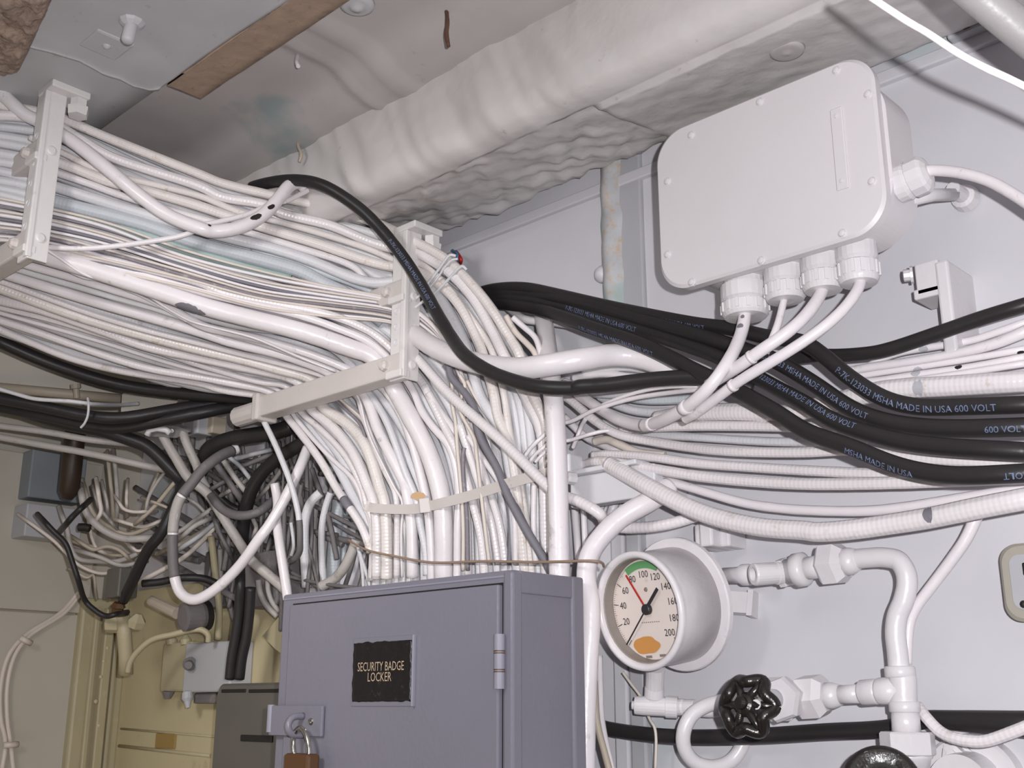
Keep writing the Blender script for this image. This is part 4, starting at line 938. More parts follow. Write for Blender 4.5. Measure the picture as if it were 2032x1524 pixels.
cable('s6 290,950 340,1020 400,1100 450,1230 485,1290 485,1540', 6, 'cream_wire', 'thin cord hanging behind the gauge stem', 'cord', a=[1.19]*6, sides=8)
cable('f 905,500 911,508 915,516 913,524', 8, 'red', 'tiny red wire end poking out at the bend of the drop', 'wire', a=[1.20, 1.17, 1.165, 1.18], sides=8, name='wire')
cable('f 898,497 906,503 909,512 910,522', 6, 'blue', 'tiny blue wire end beside the red one at the bend of the drop', 'wire', a=[1.20, 1.17, 1.165, 1.18], sides=8, name='wire')
# ties
tieg = 'cord ties around the top of the cable drop'
for n_, (tx, w, lb) in enumerate((('k5 1040,650 980,640 900,740 820,850 740,950 690,1020', 6, 'white cord tie across the bend of the drop, upper strand'),
     ('k5 1060,680 1000,690 930,760 850,880 770,970 640,1080 600,1130', 5, 'white cord tie across the bend of the drop, middle strand'),
     ('k5 1150,790 1100,750 980,870 820,1030 680,1130 610,1190', 6, 'white cord tie across the bend of the drop, lowest strand'))):
    cable(tx, w, 'cool', lb, 'tie', tieg, name='cord_tie', B=[.0]+[-.013]*9, sides=8)
tw = cable('k7 60,870 100,900 250,975 550,1040 900,1100 1400,1085 1950,1095 / q4 200,1190 500,1185 585,1205 600,1240', 5, 'twine', 'brownish string stretched above the locker top and tied round the conduit', 'string', name='string', a=[1.10, 1.09, 1.065, 1.06, 1.06, 1.055, 1.05, 1.045, 1.045, 1.06, 1.08], sides=8)
# metal tie band with clip
bt = thing('tie_band', P(900, 1000, a=1.1), 'pale flat metal tie band with a square buckle round the cable drop', 'tie band')
def ribbon(tx, w, d, m, par, name, th=.0012):
    pts, tm = solve(path(tx), B_=d, step=12); h = w*tm/F/2; bm = bmesh.new(); rows = []
    for i, p in enumerate(pts):
        n_ = (EYE-p).normalized(); T = (pts[min(i+1, len(pts)-1)]-pts[max(i-1, 0)]).normalized(); b = n_.cross(T).normalized()
        rows.append([bm.verts.new(p+b*h*s_+n_*th*q_) for s_, q_ in ((-1, 0), (-1, 1), (1, 1), (1, 0))])
    for A, C_ in zip(rows, rows[1:]):
        for k in range(4): bm.faces.new((A[k], C_[k], C_[(k+1) % 4], A[(k+1) % 4]))
    bm.faces.new(rows[0]); bm.faces.new(rows[-1][::-1]); return obj(name, bm, m, par)
ribbon('k7 230,520 290,545 500,560 760,555 950,510 1300,420 1640,310 1900,235 2100,190', 20, -.0235, 'bar_paint', bt, 'band')
cq = P(843, 1003, t=field(843, 1003)-.030)
fr2 = frame((EYE-cq)); bm = bmesh.new(); box(bm, (-.008, -.011, -.004), (.008, .011, .004), .0015)
bmesh.ops.transform(bm, matrix=Matrix.Translation(cq) @ fr2.to_4x4() @ Matrix.Rotation(.12, 4, 'Z'), verts=bm.verts); obj('buckle', bm, 'bar_paint', bt)
cq = P(830, 984, t=field(830, 984)-.026); bm = bmesh.new()
vs = [bm.verts.new(cq+fr2 @ Vector((.011*math.cos(a_)*(1+.3*nz((a_, 2, 1), 2)), .006*math.sin(a_)*(1+.3*nz((a_, 5, 1), 2)), 0))) for a_ in [2*math.pi*k/16 for k in range(16)]]
f0 = bm.faces.new(vs); e_ = bmesh.ops.extrude_face_region(bm, geom=[f0]); [setattr(v, 'co', v.co+(EYE-cq).normalized()*.003) for v in e_['geom'] if isinstance(v, bmesh.types.BMVert)]
obj('tape_scrap', bm, 'tan_tape', bt)
# ------------------------------------------------------------------ cables along the right-hand bulkhead
def rb(txt, w, m, label, a, **k): return cable(txt, w, m, label, k.pop('cat', 'cable'), GB, a=a, **k)
rb('s8 40,575 130,640 250,742 400,832 600,874 850,914 1100,938 1588,945 / f 1703,893 1800,908 1920,915 2060,917', 20, 'white_braid', 'white braided cable dipping under the looped cable and running beneath the black bundle', [1.15]*6+[1.14]*6)
rb('s8 300,760 450,800 600,830 900,850 1300,875 1588,882 / f 1720,878', 17, 'cool', 'pale cable between two braided cables, below the looped cable', [1.18]*7)
rb('s8 420,800 600,792 850,780 1200,780 1588,786 / f 1660,848', 20, 'white_braid', 'white braided cable level with the bottom of the looped cable', [1.17, 1.16, 1.15, 1.15, 1.15, 1.15])
rb('s8 640,740 850,705 1100,690 1400,700 / f 1560,822 1700,787 1760,774 1870,767 2060,755', 38, 'white_braid', 'broad silvery braided cable running right above the black bundle', [1.17, 1.16, 1.15, 1.15, 1.15, 1.14, 1.14, 1.14, 1.14], key='silver', wob=.01)
rb('s8 330,560 460,600 600,618 850,610 1000,590', 18, 'blue_grey', 'bluish cable behind the pair of thin white wires', [1.19]*5)
rb('s8 280,590 400,650 550,692 760,690 1000,680', 18, 'cool', 'pale cable, lower one behind the pair of thin white wires', [1.185]*5)
rb('s8 120,480 200,462 330,450 480,470 640,475', 15, 'white', 'white cable just under the broad white tube, lower one', [1.18]*5)
rb('s8 180,440 300,420 460,412 600,430 760,445', 15, 'cool', 'pale cable just under the broad white tube, upper one', [1.18]*5)
rb('s8 60,500 160,540 260,575 420,580 520,560', 17, 'cool', 'pale cable bending right beneath the sagging black cable', [1.17]*5)
rb('s8 90,560 190,620 300,680 360,720', 15, 'tangle', 'stub of dull cable right of the vertical conduit', [1.185]*4)
rb('s8 60,720 200,850 310,900 420,950 600,985', 16, 'white', 'white cable slanting under the rack arm clip', [1.185]*5)
rb('s8 250,880 330,865 420,900 540,950 700,965', 17, 'cream_wire', 'pale cable with a tan worn end near the rack arm', [1.175]*5)
rb('s8 240,965 340,958 600,975 900,1015 1250,1040 1588,1060 / f 1750,940 1900,940 2060,935', 20, 'white_braid', 'braided cable, upper of the pair leaving the rack arm', [1.16]*2+[1.15]*7)
rb('s8 180,1030 240,1008 330,1005 600,1045 900,1095 1200,1125 1588,1145 / f 1780,958 1920,952 2060,945', 23, 'white_braid', 'braided cable, lower of the pair leaving the rack arm', [1.16, 1.14]+[1.135]*8)
rb('s8 560,1075 700,1120 900,1180 1200,1265 1400,1295 1588,1310 / f 1720,1014 1800,1006 1900,990 2060,966', 20, 'white', 'smooth white cable sagging between the braided pair and the thick braided cable', [1.16]*10)
rb('s8 340,1020 440,1075 600,1165 800,1272 1000,1350 1300,1418 1588,1438 / s7 300,108 500,95 700,68 1000,20 / f 1940,1008 2060,985', 39, 'white_braid', 'thick braided cable sagging lowest along the bulkhead above the gauge', [1.13, 1.12, 1.11]+[1.11]*9, key='low', wob=.01)
spot('low', (1846, 1019), 20, 34, 'bare_grey', 'bare_patch', 4)
spot('silver', (1828, 770), 22, 34, 'plate_grey', 'bare_patch', 7)
rb('q5 380,880 480,838 600,772 800,705 1100,655 1500,588 1700,525 2060,400', 15, 'white', 'smooth white cable, upper one right below the rising black cable', [1.18]*8, key='u1')
rb('q5 250,900 450,860 700,825 1000,780 1400,705 1750,615 2060,490', 18, 'white', 'white cable widening toward the right edge below the rising black cable', [1.165]*7, taper=lambda u: 1+.35*max(0, u-.6)/.4)
rb('q5 300,960 500,925 900,865 1500,770 2060,670', 14, 'white', 'white cable, third from the top below the rising black cable', [1.17]*5, key='u3')
rb('q5 400,1010 600,985 1000,925 1500,855 2060,750', 15, 'white', 'white cable with chipped black paint, fourth below the rising black cable', [1.165]*5, key='u4')
rb('q5 480,1050 800,1005 1100,965 1500,905 2060,815', 14, 'white', 'white cable lying along the top of the silvery braided cable', [1.16]*5)
spot('u3', (1826, 737), 20, 13, 'plate_grey', 'bare_patch', 1826); spot('u4', (1818, 740), 20, 13, 'plate_grey', 'bare_patch', 1818); spot('u1', (1835, 693), 20, 13, 'plate_grey', 'bare_patch', 1835)
spot('u4', (1902, 728), 15, 9, 'dark', 'chipped_patch', 1902); spot('u3', (2024, 700), 15, 9, 'dark', 'chipped_patch', 2024)
rb('s4 790,700 830,640 880,585 955,520 / q6 60,820 180,790 400,680 800,560 1200,500 1480,470', 9, 'white', 'thin white wire looping behind the vertical conduit and up to the right', [1.10, 1.10, 1.10, 1.11, 1.12, 1.12, 1.12, 1.12, 1.11, 1.10], sides=8, cat='wire')
rb('q6 430,660 520,612 800,510 1100,450 1450,440', 8, 'white', 'thin white wire, upper of the two under the sagging black cable', [1.14, 1.13, 1.12, 1.11, 1.10], sides=8, cat='wire')
rb('s4 835,715 870,670 915,630 970,590 / q6 70,995 150,985 350,925 540,885 700,900', 8, 'white', 'thin white wire curling behind the conduit to the dipping braided cable', [1.10, 1.10, 1.10, 1.11, 1.12, 1.12, 1.13, 1.145, 1.16], sides=8, cat='wire')
rb('s4 870,720 905,680 960,635 1000,615', 7, 'white', 'short thin white wire curling behind the vertical conduit, lowest one', [1.10, 1.10, 1.11, 1.12], sides=8, cat='wire')
rb('q6 320,760 270,850 230,960 190,1060', 9, 'white', 'short white wire hanging from the thin wires by the rack arm', [1.14, 1.15, 1.15, 1.16], sides=8, cat='wire')
rb('b5 1200,610 1250,655 1320,700 1480,715 1650,742 1850,795 2000,860', 17, 'white', 'white cable showing between the black bundle and the broad white tube', [1.20, 1.19, 1.18, 1.18, 1.18, 1.18, 1.18])
# cables behind the vertical conduit, under the rack arm
for n_, (tx, w, lb, m_) in enumerate((('q4 300,520 310,710 330,950 345,1180', 15, 'upright white cable just right of the vertical conduit', 'white'), ('q4 390,520 400,720 410,930 420,1130', 13, 'upright white cable second right of the vertical conduit', 'white'),
    ('q4 650,450 620,530 560,640 520,760', 19, 'short slanting pale cable under the rack arm, left one', 'cool'), ('q4 760,450 730,530 680,690 640,800', 19, 'short slanting pale cable under the rack arm, right one', 'cool'), ('q4 850,450 845,520 838,590 832,680', 6, 'short red wire under the rack arm', 'red'),
    ('q4 200,700 215,900 230,1200', 10, 'thin upright white cable in the shadow of the vertical conduit', 'white'))):
    cable(tx, w, m_, lb, 'cable', name='cable', a=[1.20]*4, sides=10)
# black power cables
GK = 'black power cables'
def bk(txt, w, label, a, key): return cable(txt, w, 'black', label, 'cable', GK, a=a, key=key, sides=18, wob=.006)
bk('f 935,586 975,574 1040,571 1100,583 1180,602 / s8 500,60 900,138 1120,165 / b6 500,503 720,535 850,620 1000,745 1200,868 1400,918 1700,915 2090,903', 29, 'black power cable, topmost of the bundle, printed MADE IN USA', [1.20, 1.18, 1.165, 1.155, 1.145, 1.135, 1.125, 1.12, 1.11, 1.10]+[1.095]*7, 'K1')
bk('f 935,594 975,582 1050,585 1110,592 / s8 250,25 650,140 1000,235 1300,335 / b6 560,645 800,790 1000,925 1200,1003 1500,1045 2090,1036', 30, 'black power cable, second from the top of the bundle', [1.20, 1.18, 1.165, 1.15, 1.14, 1.12, 1.105, 1.10]+[1.09]*6, 'K2')
bk('f 935,602 978,592 1060,598 / s8 100,38 400,135 800,258 1050,350 1400,540 1588,642 / b6 900,1000 1100,1072 1400,1140 2090,1185', 29, 'black power cable, third from the top of the bundle', [1.20, 1.18, 1.16, 1.15, 1.13, 1.11, 1.10, 1.085]+[1.075]*5, 'K3')
bk('f 940,612 982,602 1060,612 / s8 0,75 250,165 600,285 900,435 1150,555 1400,692 1588,812 / b6 1000,1155 1300,1273 1600,1325 2090,1308', 30, 'black power cable, lowest of the bundle and nearest the braided cables', [1.20, 1.18, 1.15, 1.12, 1.095, 1.08, 1.07, 1.065, 1.06]+[1.06]*6, 'K4')
cable('f 1560,712 / q5 -60,738 150,738 350,728 600,695 1100,535 1600,362 2090,215', 28, 'black', 'single black cable rising to the right edge under the upright bracket', 'cable', a=[1.15]*3+[1.145]*6, sides=16, wob=.006)
cable('f 1180,1438 1210,1447 1330,1462 1500,1461 1640,1452 / s7 750,1285 950,1232 1150,1238 1350,1250 1600,1265', 33, 'black', 'thick black cable along the bottom behind the pigtail loop and valve', 'cable', a=[1.20]*10, sides=16, wob=.006, key='KB', taper=lambda u: 1+.45*max(0, u-.72)/.28)
LT = 'P-7K-123033 MSHA MADE IN USA 600 VOLT'
print_on('K1', LT, (1668, 735), .0095, tilt=-.25); print_on('K2', LT, (1515, 709), .0085, tilt=-.1); print_on('K3', LT, (1135, 618), .0085, tilt=-.1)
print_on('K3', LT, (1495, 748), .0085, tilt=.3); print_on('K1', LT, (1240, 614), .008, tilt=-.4); print_on('K4', LT, (1165, 643), .008, tilt=-.7); print_on('K2', '600 VOLT', (1960, 850), .0085, tilt=-.2)
print_on('K4', 'VOLT', (1990, 945), .0085, flip=True, tilt=-.2); print_on('arch', LT, (775, 480), .008, tilt=-.1); print_on('K4', 'MSHA MADE IN USA', (1690, 890), .0085, tilt=-.6)
# ------------------------------------------------------------------ cables from the junction box glands
GG = 'cables from the junction box glands'
cable('s8 1203,30 1200,90 1170,220 1090,380 970,540 840,655 690,740 565,776 420,745 300,680 180,600 60,520', 24, 'white', 'stout white cable from the leftmost gland looping down and back left', 'cable', GG, a=[1.084, 1.075, 1.06, 1.03, 1.02, 1.03, 1.05, 1.08, 1.11, 1.13, 1.15, 1.17], key='gA', sides=16)
cable('b6 612,270 605,300 575,420 540,510 500,600', 15, 'white', 'thin white cable from the second gland passing behind the third', 'cable', GG, a=[1.084, 1.08, 1.07, 1.065, 1.065])
cable('b6 838,215 830,240 765,345 650,460 450,600 330,685 250,735 160,790', 25, 'white', 'stout white cable from the third gland slanting down left over the black bundle', 'cable', GG, a=[1.084, 1.08, 1.06, 1.04, 1.03, 1.035, 1.045, 1.055], key='gC', sides=16)
cable('b6 1055,150 1062,180 1000,295 850,442 600,612 350,762 200,872 80,960 20,990', 22, 'white', 'white cable from the rightmost gland slanting down left over the black bundle', 'cable', GG, a=[1.084, 1.08, 1.06, 1.04, 1.028, 1.03, 1.04, 1.05, 1.06], key='gD', sides=16)
spot('gA', (1466, 655), 12, 14, 'bare_grey', seed=2); spot('gA', (1472, 636), 10, 8, 'bare_grey', seed=6)
sleeve('gA', (1276, 847), (1296, 840), 'white', 'end_ferrule', 1.10); sleeve('gA', (1352, 814), (1362, 806), 'white', 'cable_tie', 1.12)
sleeve('gD', (1455, 770), (1462, 766), 'white', 'cable_tie', 1.18); sleeve('gC', (1482, 703), (1490, 698), 'white', 'cable_tie', 1.14)
cable('f 1826,340 1850,338 1900,342 1960,358 2010,385 2070,425', 23, 'white', 'white cable leaving the gland on the right side of the junction box', 'cable', GG, a=[1.078, 1.078, 1.075, 1.07, 1.065, 1.06], sides=16)
# foreground pipe and cable at the top right
cable('f 1760,-150 1895,-46 1952,0 2032,66 2120,138 2260,255', 74, 'pipe_grey', 'large grey-white pipe crossing the top right corner', 'pipe', name='pipe', t=[.93]*6, sides=24, wob=.01)
cable('f 1690,-30 1742,4 1800,42 1840,65 1900,105 1960,137 2000,155 2080,195 2200,262 2340,350', 15, 'white', 'glossy white cable crossing the top right corner in front of the ceiling', 'cable', t=[.80]*10, sides=12, wob=.06)
# small conduit running up behind the pipework and braided cable at the bottom right
cable('s7 1270,-20 1255,30 1200,150 1110,280 1000,425 900,560 862,650 850,760 845,900', 26, 'white', 'white conduit slanting up from the pipework to the thick braided cable', 'conduit', name='conduit', a=[1.17]*9, sides=14, taper=lambda u: 1-.25*u)
cable('s7 905,1150 960,1220 1050,1310 1150,1350 1300,1365 1450,1320 1600,1260', 24, 'white_braid', 'white braided cable sagging over the bolted flange at the bottom right', 'cable', a=[1.18, 1.17, 1.165, 1.16, 1.16, 1.16, 1.16])
# ------------------------------------------------------------------ corner left of the locker: fixtures
FX = lambda x, y, d=0: P(x, y, s=FAR+d)
bxp = thing('wall_box', FX(100, 1075), 'dull blue-grey box on the cream far bulkhead behind the hanging black wires', 'box')
a0 = FX(66, 890, .06); a1 = FX(165, 1000, .06)
obj('upper_body', B((FAR-.001, a0.y, a1.z), (FAR+.06, a1.y, a0.z), .003), 'panel_blue', bxp)
a0 = FX(55, 997, .075); a1 = FX(160, 1075, .075)
obj('lower_cover', B((FAR-.001, a0.y, a1.z), (FAR+.075, a1.y, a0.z), .003), 'plate_grey', bxp)
gp = thing('grip', P(140, 930, t=2.12), 'dark brown rounded bar hanging down in front of the blue-grey box', 'handle')
obj('bar', sweep(bmesh.new(), [P(x, y, t=2.12) for x, y in ((152, 840), (147, 880), (142, 930), (137, 975), (133, 989))], 20*2.12/F, 16, rfun=lambda u: 1 if u < .85 else 1-.45*((u-.85)/.15)**2), 'brown_grip', gp)
# long light duct above the corner
dk = P(0, 730, t=2.25)
du = thing('duct_edge', P(100, 740, t=2.3), 'long dull grey duct edge behind the black cables at the left edge', 'duct')
bm = bmesh.new(); A0, A1, A2, A3 = P(-60, 665, t=2.20), P(255, 770, t=2.32), P(255, 800, t=2.32), P(-60, 775, t=2.20)
vs = [bm.verts.new(v) for v in (A0, A1, A2, A3)]; bm.faces.new(vs); slab(bm, (A1-A0).cross(A3-A0).normalized()*.02); obj('side', bm, 'cream_pale', du)
obj('lower_lip', sweep(bmesh.new(), [P(-60, 764, t=2.18), P(140, 782, t=2.24), P(255, 793, t=2.30)], .010, 8), 'tan_part', du)
obj('bolt', LA(P(150, 762, t=2.2), P(153, 790, t=2.2), [(0, .010), (.3, .010), (.35, .006), (1, .006)], seg=10), 'tan_part', du)
# bracket plate with small boxes above the tangle
bp_ = thing('bracket_plate', P(310, 850, t=2.05), 'dull grey bracket plate with two bolts hanging over the tangled wires', 'bracket')
bm = bmesh.new(); pts_ = [P(*p, t=2.05) for p in ((247, 838), (300, 842), (352, 846), (378, 856), (350, 869), (300, 866), (268, 856))]
vs = [bm.verts.new(v) for v in pts_]; bm.faces.new(vs); slab(bm, Vector((-.003, .003, .006))); obj('plate', bm, 'hose_grey', bp_)
for x, y in ((276, 851), (341, 855)): obj('bolt', lathe(bmesh.new(), P(x, y, t=2.045), EYE-P(x, y, t=2.05), [(0, .004), (.003, .0035), (.004, .001)], 8), 'cast', bp_)
obj('saddle', sweep(bmesh.new(), [P(x, y, t=2.04) for x, y in ((292, 864), (297, 853), (312, 850), (330, 853), (338, 860))], .006, 8), 'cast', bp_)
for (x0, y0, x1, y1, mm, nm) in ((297, 830, 352, 845, 'plate_grey', 'strip'), (352, 822, 384, 868, 'hose_grey', 'housing'), (384, 830, 412, 870, 'plate_grey', 'housing'), (415, 832, 436, 868, 'tan_part', 'housing')):
    A = P(x0, y0, t=2.10); C_ = P(x1, y1, t=2.10); bm = bmesh.new(); box(bm, (A.x, A.y-.012, C_.z), (A.x+(C_-A).length*.8, A.y+.02, A.z), .003); obj(nm, bm, mm, bp_)
wp = thing('white_plate', P(300, 800, t=2.18), 'pale plate behind the black cable with a white wire clipped to it', 'plate')
bm = bmesh.new(); vs = [bm.verts.new(P(*p, t=2.18)) for p in ((242, 783), (352, 797), (345, 806), (240, 818))]; bm.faces.new(vs); slab(bm, Vector((0, .004, .004))); obj('plate', bm, 'cream_pale', wp)
# switch box low on the bulkhead
sb = thing('switch_box', P(390, 1372, a=WALL), 'small grey and tan switch box with a knob on the cream bulkhead panel', 'switch box')
s0_, s1_ = P(368, 1277, a=WALL-.06), P(454, 1373, a=WALL-.06)
obj('front', B((s0_.x, WALL-.06, s1_.z), (s1_.x, WALL-.012, s0_.z), .004), 'plate_grey', sb)
l0, l1 = P(324, 1276, a=WALL-.05), P(370, 1372, a=WALL-.05)
obj('side_cover', B((l0.x, WALL-.05, l1.z), (s0_.x+.004, WALL-.012, l0.z), .004), 'cream_trim', sb)
obj('knob', LA(P(378, 1316, a=WALL-.06), P(374, 1320, a=WALL-.08), [(0, .012), (.4, .013), (.5, .008), (1, .007)], seg=14), 'hose_grey', sb)
for x in (341, 369): obj('top_lug', LA(P(x, 1280, a=WALL-.045), P(x, 1260, a=WALL-.045), [(0, .010), (.5, .011), (1, .004)], seg=12), 'cream_trim', sb)
obj('bottom_fitting', LA(P(372, 1374, a=WALL-.06), P(373, 1405, a=WALL-.06), [(0, .010), (.4, .011), (.6, .007), (1, .004)], seg=12), 'plate_grey', sb)
obj('bottom_rail', B((P(384, 1380, a=WALL-.045).x, WALL-.045, P(384, 1396, a=WALL-.045).z), (P(428, 1380, a=WALL-.045).x, WALL-.012, P(384, 1375, a=WALL-.045).z), .003), 'hose_grey', sb)
obj('bottom_fitting', LA(P(335, 1372, a=WALL-.06), P(333, 1386, a=WALL-.06), [(0, .012), (1, .006)], seg=10), 'hose_grey', sb)
# round junction can and vertical tan rod fitting
jc = thing('junction_can', P(390, 1226, a=1.10), 'round dull grey can with a black band behind the white curved cable', 'can')
obj('can', LA(P(362, 1225, a=1.10), P(402, 1222, a=1.14), [(0, .018), (.05, .026), (.8, .026), (1, .024)], seg=22), 'hose_grey', jc)
obj('band', LA(P(402, 1222, a=1.14), P(412, 1221, a=1.15), [(0, .0275), (1, .0275)], seg=22), 'dark', jc)
obj('nipple', LA(P(300, 1192, a=1.09), P(352, 1217, a=1.10), [(0, .010), (1, .011)], seg=12), 'tan_part', jc)
rd = thing('rod_fitting', P(248, 1330, t=2.10), 'tan painted rod with clamp fittings standing before the corner stanchion', 'rod')
obj('rod', sweep(bmesh.new(), [P(x, y, t=2.10) for x, y in ((243, 1222), (247, 1260), (250, 1300), (250, 1338))], .0135, 14), 'cream_trim', rd)
obj('clamp', LA(P(210, 1238, t=2.10), P(240, 1238, t=2.10), [(0, .008), (.1, .016), (.9, .017), (1, .012)], sides=8), 'cream_trim', rd)
obj('clamp', LA(P(268, 1245, t=2.10), P(276, 1218, t=2.10), [(0, .014), (.5, .018), (1, .006)], sides=6), 'cream_trim', rd)
obj('brass_nut', LA(P(232, 1218, t=2.09), P(236, 1196, t=2.09), [(0, .011), (.5, .011), (.6, .014), (1, .010)], sides=6), 'brass_lock', rd)
db = thing('dark_module', P(245, 1160, t=2.12), 'small dark grey module with a blue light under the tangled wires', 'module')
m0 = P(222, 1130, t=2.12); m1 = P(272, 1190, t=2.12); bm = bmesh.new(); box(bm, (m0.x, m0.y-.01, m1.z), (m0.x+.05, m0.y+.03, m0.z), .003); obj('housing', bm, 'case_grey', db)
obj('edge_strip', sweep(bmesh.new(), [P(227, 1130, t=2.10), P(219, 1190, t=2.10)], .003, 6), 'label_yellow', db)
obj('lens', LA(P(246, 1144, t=2.095), P(255, 1162, t=2.095), [(0, .003), (.5, .0055), (1, .003)], seg=10), 'blue', db)
# grey equipment case beside the locker
ec = thing('equipment_case', P(495, 1540, a=1.14), 'dark grey equipment case with rounded top left of the badge locker', 'case')
e0, e1 = P(430, 1357, a=1.08), P(560, 1560, a=1.08)
bm = rrect(bmesh.new(), e0.x, e1.x, e1.z-.05, e0.z, .018, 1.08, WALL-.012, bev=.004); obj('shell', bm, 'case_grey', ec)
q0_, q1_ = P(478, 1458, a=1.078), P(540, 1473, a=1.078)
obj('label_slot', B((q0_.x, 1.077, q1_.z), (q1_.x, 1.085, q0_.z), .001), 'dark', ec)
for xx0, xx1 in ((440, 487), (494, 556)):
    u0, u1 = P(xx0, 1368, a=1.079), P(xx1, 1374, a=1.079); obj('vent', B((u0.x, 1.078, u1.z), (u1.x, 1.085, u0.z), .0008), 'dark', ec)
yl = P(311, 1455, a=WALL-.014); y2 = P(347, 1486, a=WALL-.014)
tag(obj('label_plate', B((yl.x, WALL-.016, y2.z), (y2.x, WALL-.012, yl.z), .001), 'label_yellow'), 'small yellowish square label on the cream bulkhead panel', 'label')
tp = P(520, 1254, a=1.17); bm = bmesh.new(); vs = [bm.verts.new(P(*p, a=1.17)) for p in ((521, 1262), (552, 1225), (562, 1240), (562, 1300), (545, 1287))]; bm.faces.new(vs); slab(bm, Vector((0, .006, 0)))
tag(obj('tilted_plate', bm, 'cream_trim'), 'tan tilted plate between the black conduit and the locker', 'plate')
gb = thing('terminal_cabinet', P(500, 1150, a=WALL), 'dull grey terminal cabinet behind the hanging wires left of the locker', 'cabinet')
g0_, g1_ = P(487, 1100, a=1.16), P(548, 1200, a=1.16); obj('body', B((g0_.x, 1.16, g1_.z), (g1_.x, WALL+.001, g0_.z), .003), 'hose_grey', gb)
g0_, g1_ = P(408, 1095, a=1.19), P(475, 1200, a=1.19); obj('body', B((g0_.x, 1.19, g1_.z), (g1_.x, WALL+.001, g0_.z), .003), 'hose_grey', gb)
# ------------------------------------------------------------------ corner: cables
def tg(txt, w, m, label, t, cat='cable', g=GT, **k):
    if cat == 'wire':
        q = path(txt); t = list(t)
        ex = lambda a, b: (a[0]+(a[0]-b[0])/max(1, math.hypot(a[0]-b[0], a[1]-b[1]))*22, a[1]+(a[1]-b[1])/max(1, math.hypot(a[0]-b[0], a[1]-b[1]))*22)
        txt = [ex(q[0], q[1])]+q+[ex(q[-1], q[-2])]; t = [t[0]+.07]+t+[t[-1]+.07]
    k.setdefault('sides', 12); return cable(txt, w, m, label, cat, g, t=t, **k)
GL_ = 'cables and pipes left of the drop'
def lf(txt, w, m, label, t, **k): return tg(txt, w, m, label, t, g=GL_, **k)
lf('b4 -80,1150 0,1168 250,1215 500,1268 700,1285 1000,1238 1300,1190 1600,1150', 24, 'black', 'black cable sweeping from the left edge up behind the end of the long crossbar', [2.0]*5+[2.03, 2.07, 2.1])
lf('b4 -80,1200 0,1215 250,1265 500,1320 700,1340 900,1310 1200,1250 1500,1190', 25, 'black', 'black cable below the sweeping one with faint blue print, left edge', [2.03]*7+[2.08], key='bl2')
lf('b4 -80,1170 0,1195 200,1260 400,1320 620,1360 800,1420 / q1 1500,650 1800,950 1880,1030', 27, 'black', 'black cable diving diagonally from the left bundle to the grey hose', [2.05, 2.05, 2.05, 2.05, 2.05, 2.06, 2.06, 2.07, 2.08])
lf('q1 -100,30 0,62 180,115 350,160 700,182 950,212 1200,222 1400,208', 8, 'cool', 'white wire draped over the black cables at the left edge', [1.98]*5+[2.0, 2.1, 2.16], sides=8)
lf('q1 -200,400 0,432 500,498 900,572 1290,612 1500,640', 13, 'tangle', 'white pipe running under the black cables, upper of two', [2.06]*4+[2.09, 2.13])
lf('q1 -200,510 0,545 400,620 900,710 1500,842 1800,905', 14, 'tangle', 'white pipe running under the black cables, lower of two', [2.07]*5+[2.12])
lf('q1 885,150 893,210 885,330 850,410 815,450', 5, 'cool', 'clear plastic tie hanging round the black cables', [1.985, 1.97, 1.97, 1.975, 1.98], sides=8)
lf('q1 1880,990 1840,1060 1750,1250 1620,1524 / q3 480,250 300,620 225,770', 22, 'black', 'black cable running down to the dark module in front of the tangled wires', [2.06, 2.05, 2.03, 2.02, 2.03, 2.06, 2.09])
lf('q2 100,280 130,350 260,570 380,760 / q2 560,900 700,1110 930,1470 / q3 1500,350 1700,520 1830,630 1880,680', 20, 'tangle', 'dull white pipe slanting down from the bracket plate to the locker corner', [2.06, 2.06, 2.05, 2.05, 2.05, 2.03, 2.0, 1.95, 1.93, 1.92, 1.92])
lf('q2 320,280 345,370 400,500 460,630 490,730 560,860', 18, 'tangle', 'short dull white pipe, right one under the bracket plate', [2.06, 2.05, 2.05, 2.05, 2.06, 2.07])
lf('q2 870,460 720,520 600,600 500,690 400,820 290,960 235,1150 215,1350 / q3 725,300 745,540 810,700 940,765 1150,660 1400,420 1600,140 / q2 1190,1230 1350,960 1500,650 1580,450', 21, 'white', 'long looping hose, grey at its upper left and white where it swings back up', [2.03, 2.0, 1.98, 1.97, 1.96, 1.95, 1.95, 1.95, 1.94, 1.94, 1.93, 1.92, 1.91, 1.91, 1.90, 1.89, 1.90, 1.91, 1.92, 1.95], key='hose')
sleeve('hose', (460, 895), (352, 975), 'hose_grey', 'bare_sleeve', 1.04, 'bare grey upper length'); sleeve('hose', (350, 978), (343, 1056), 'tangle', 'worn_sleeve', 1.025); sleeve('hose', (343, 1060), (352, 1145), 'hose_grey', 'bare_sleeve', 1.03, 'bare grey lower length')
lf('q2 1420,230 1250,290 1000,330 800,365 640,420 560,500 520,620 480,720', 32, 'black', 'thick black cable bending down under the crossbar end', [1.99, 2.0, 2.02, 2.03, 2.04, 2.06, 2.08, 2.1])
lf('q2 1650,330 1550,390 1300,540 1120,700 1010,880 950,1090 915,1350 / q3 1395,420', 27, 'black', 'thick black cable arching down left of the drop into the dark conduit', [1.96, 1.97, 2.0, 2.02, 2.03, 2.04, 2.05, 2.08])
lf('q3 1400,330 1405,540 1400,800 1365,1100 1325,1330 1300,1560', 21, 'black', 'black conduit dropping behind the equipment case, left of a pair', [2.0]+[1.93]*5)
lf('q3 1510,640 1495,900 1465,1150 1425,1330 1395,1560', 21, 'black', 'black conduit dropping behind the equipment case, right of a pair', [1.93]*5)
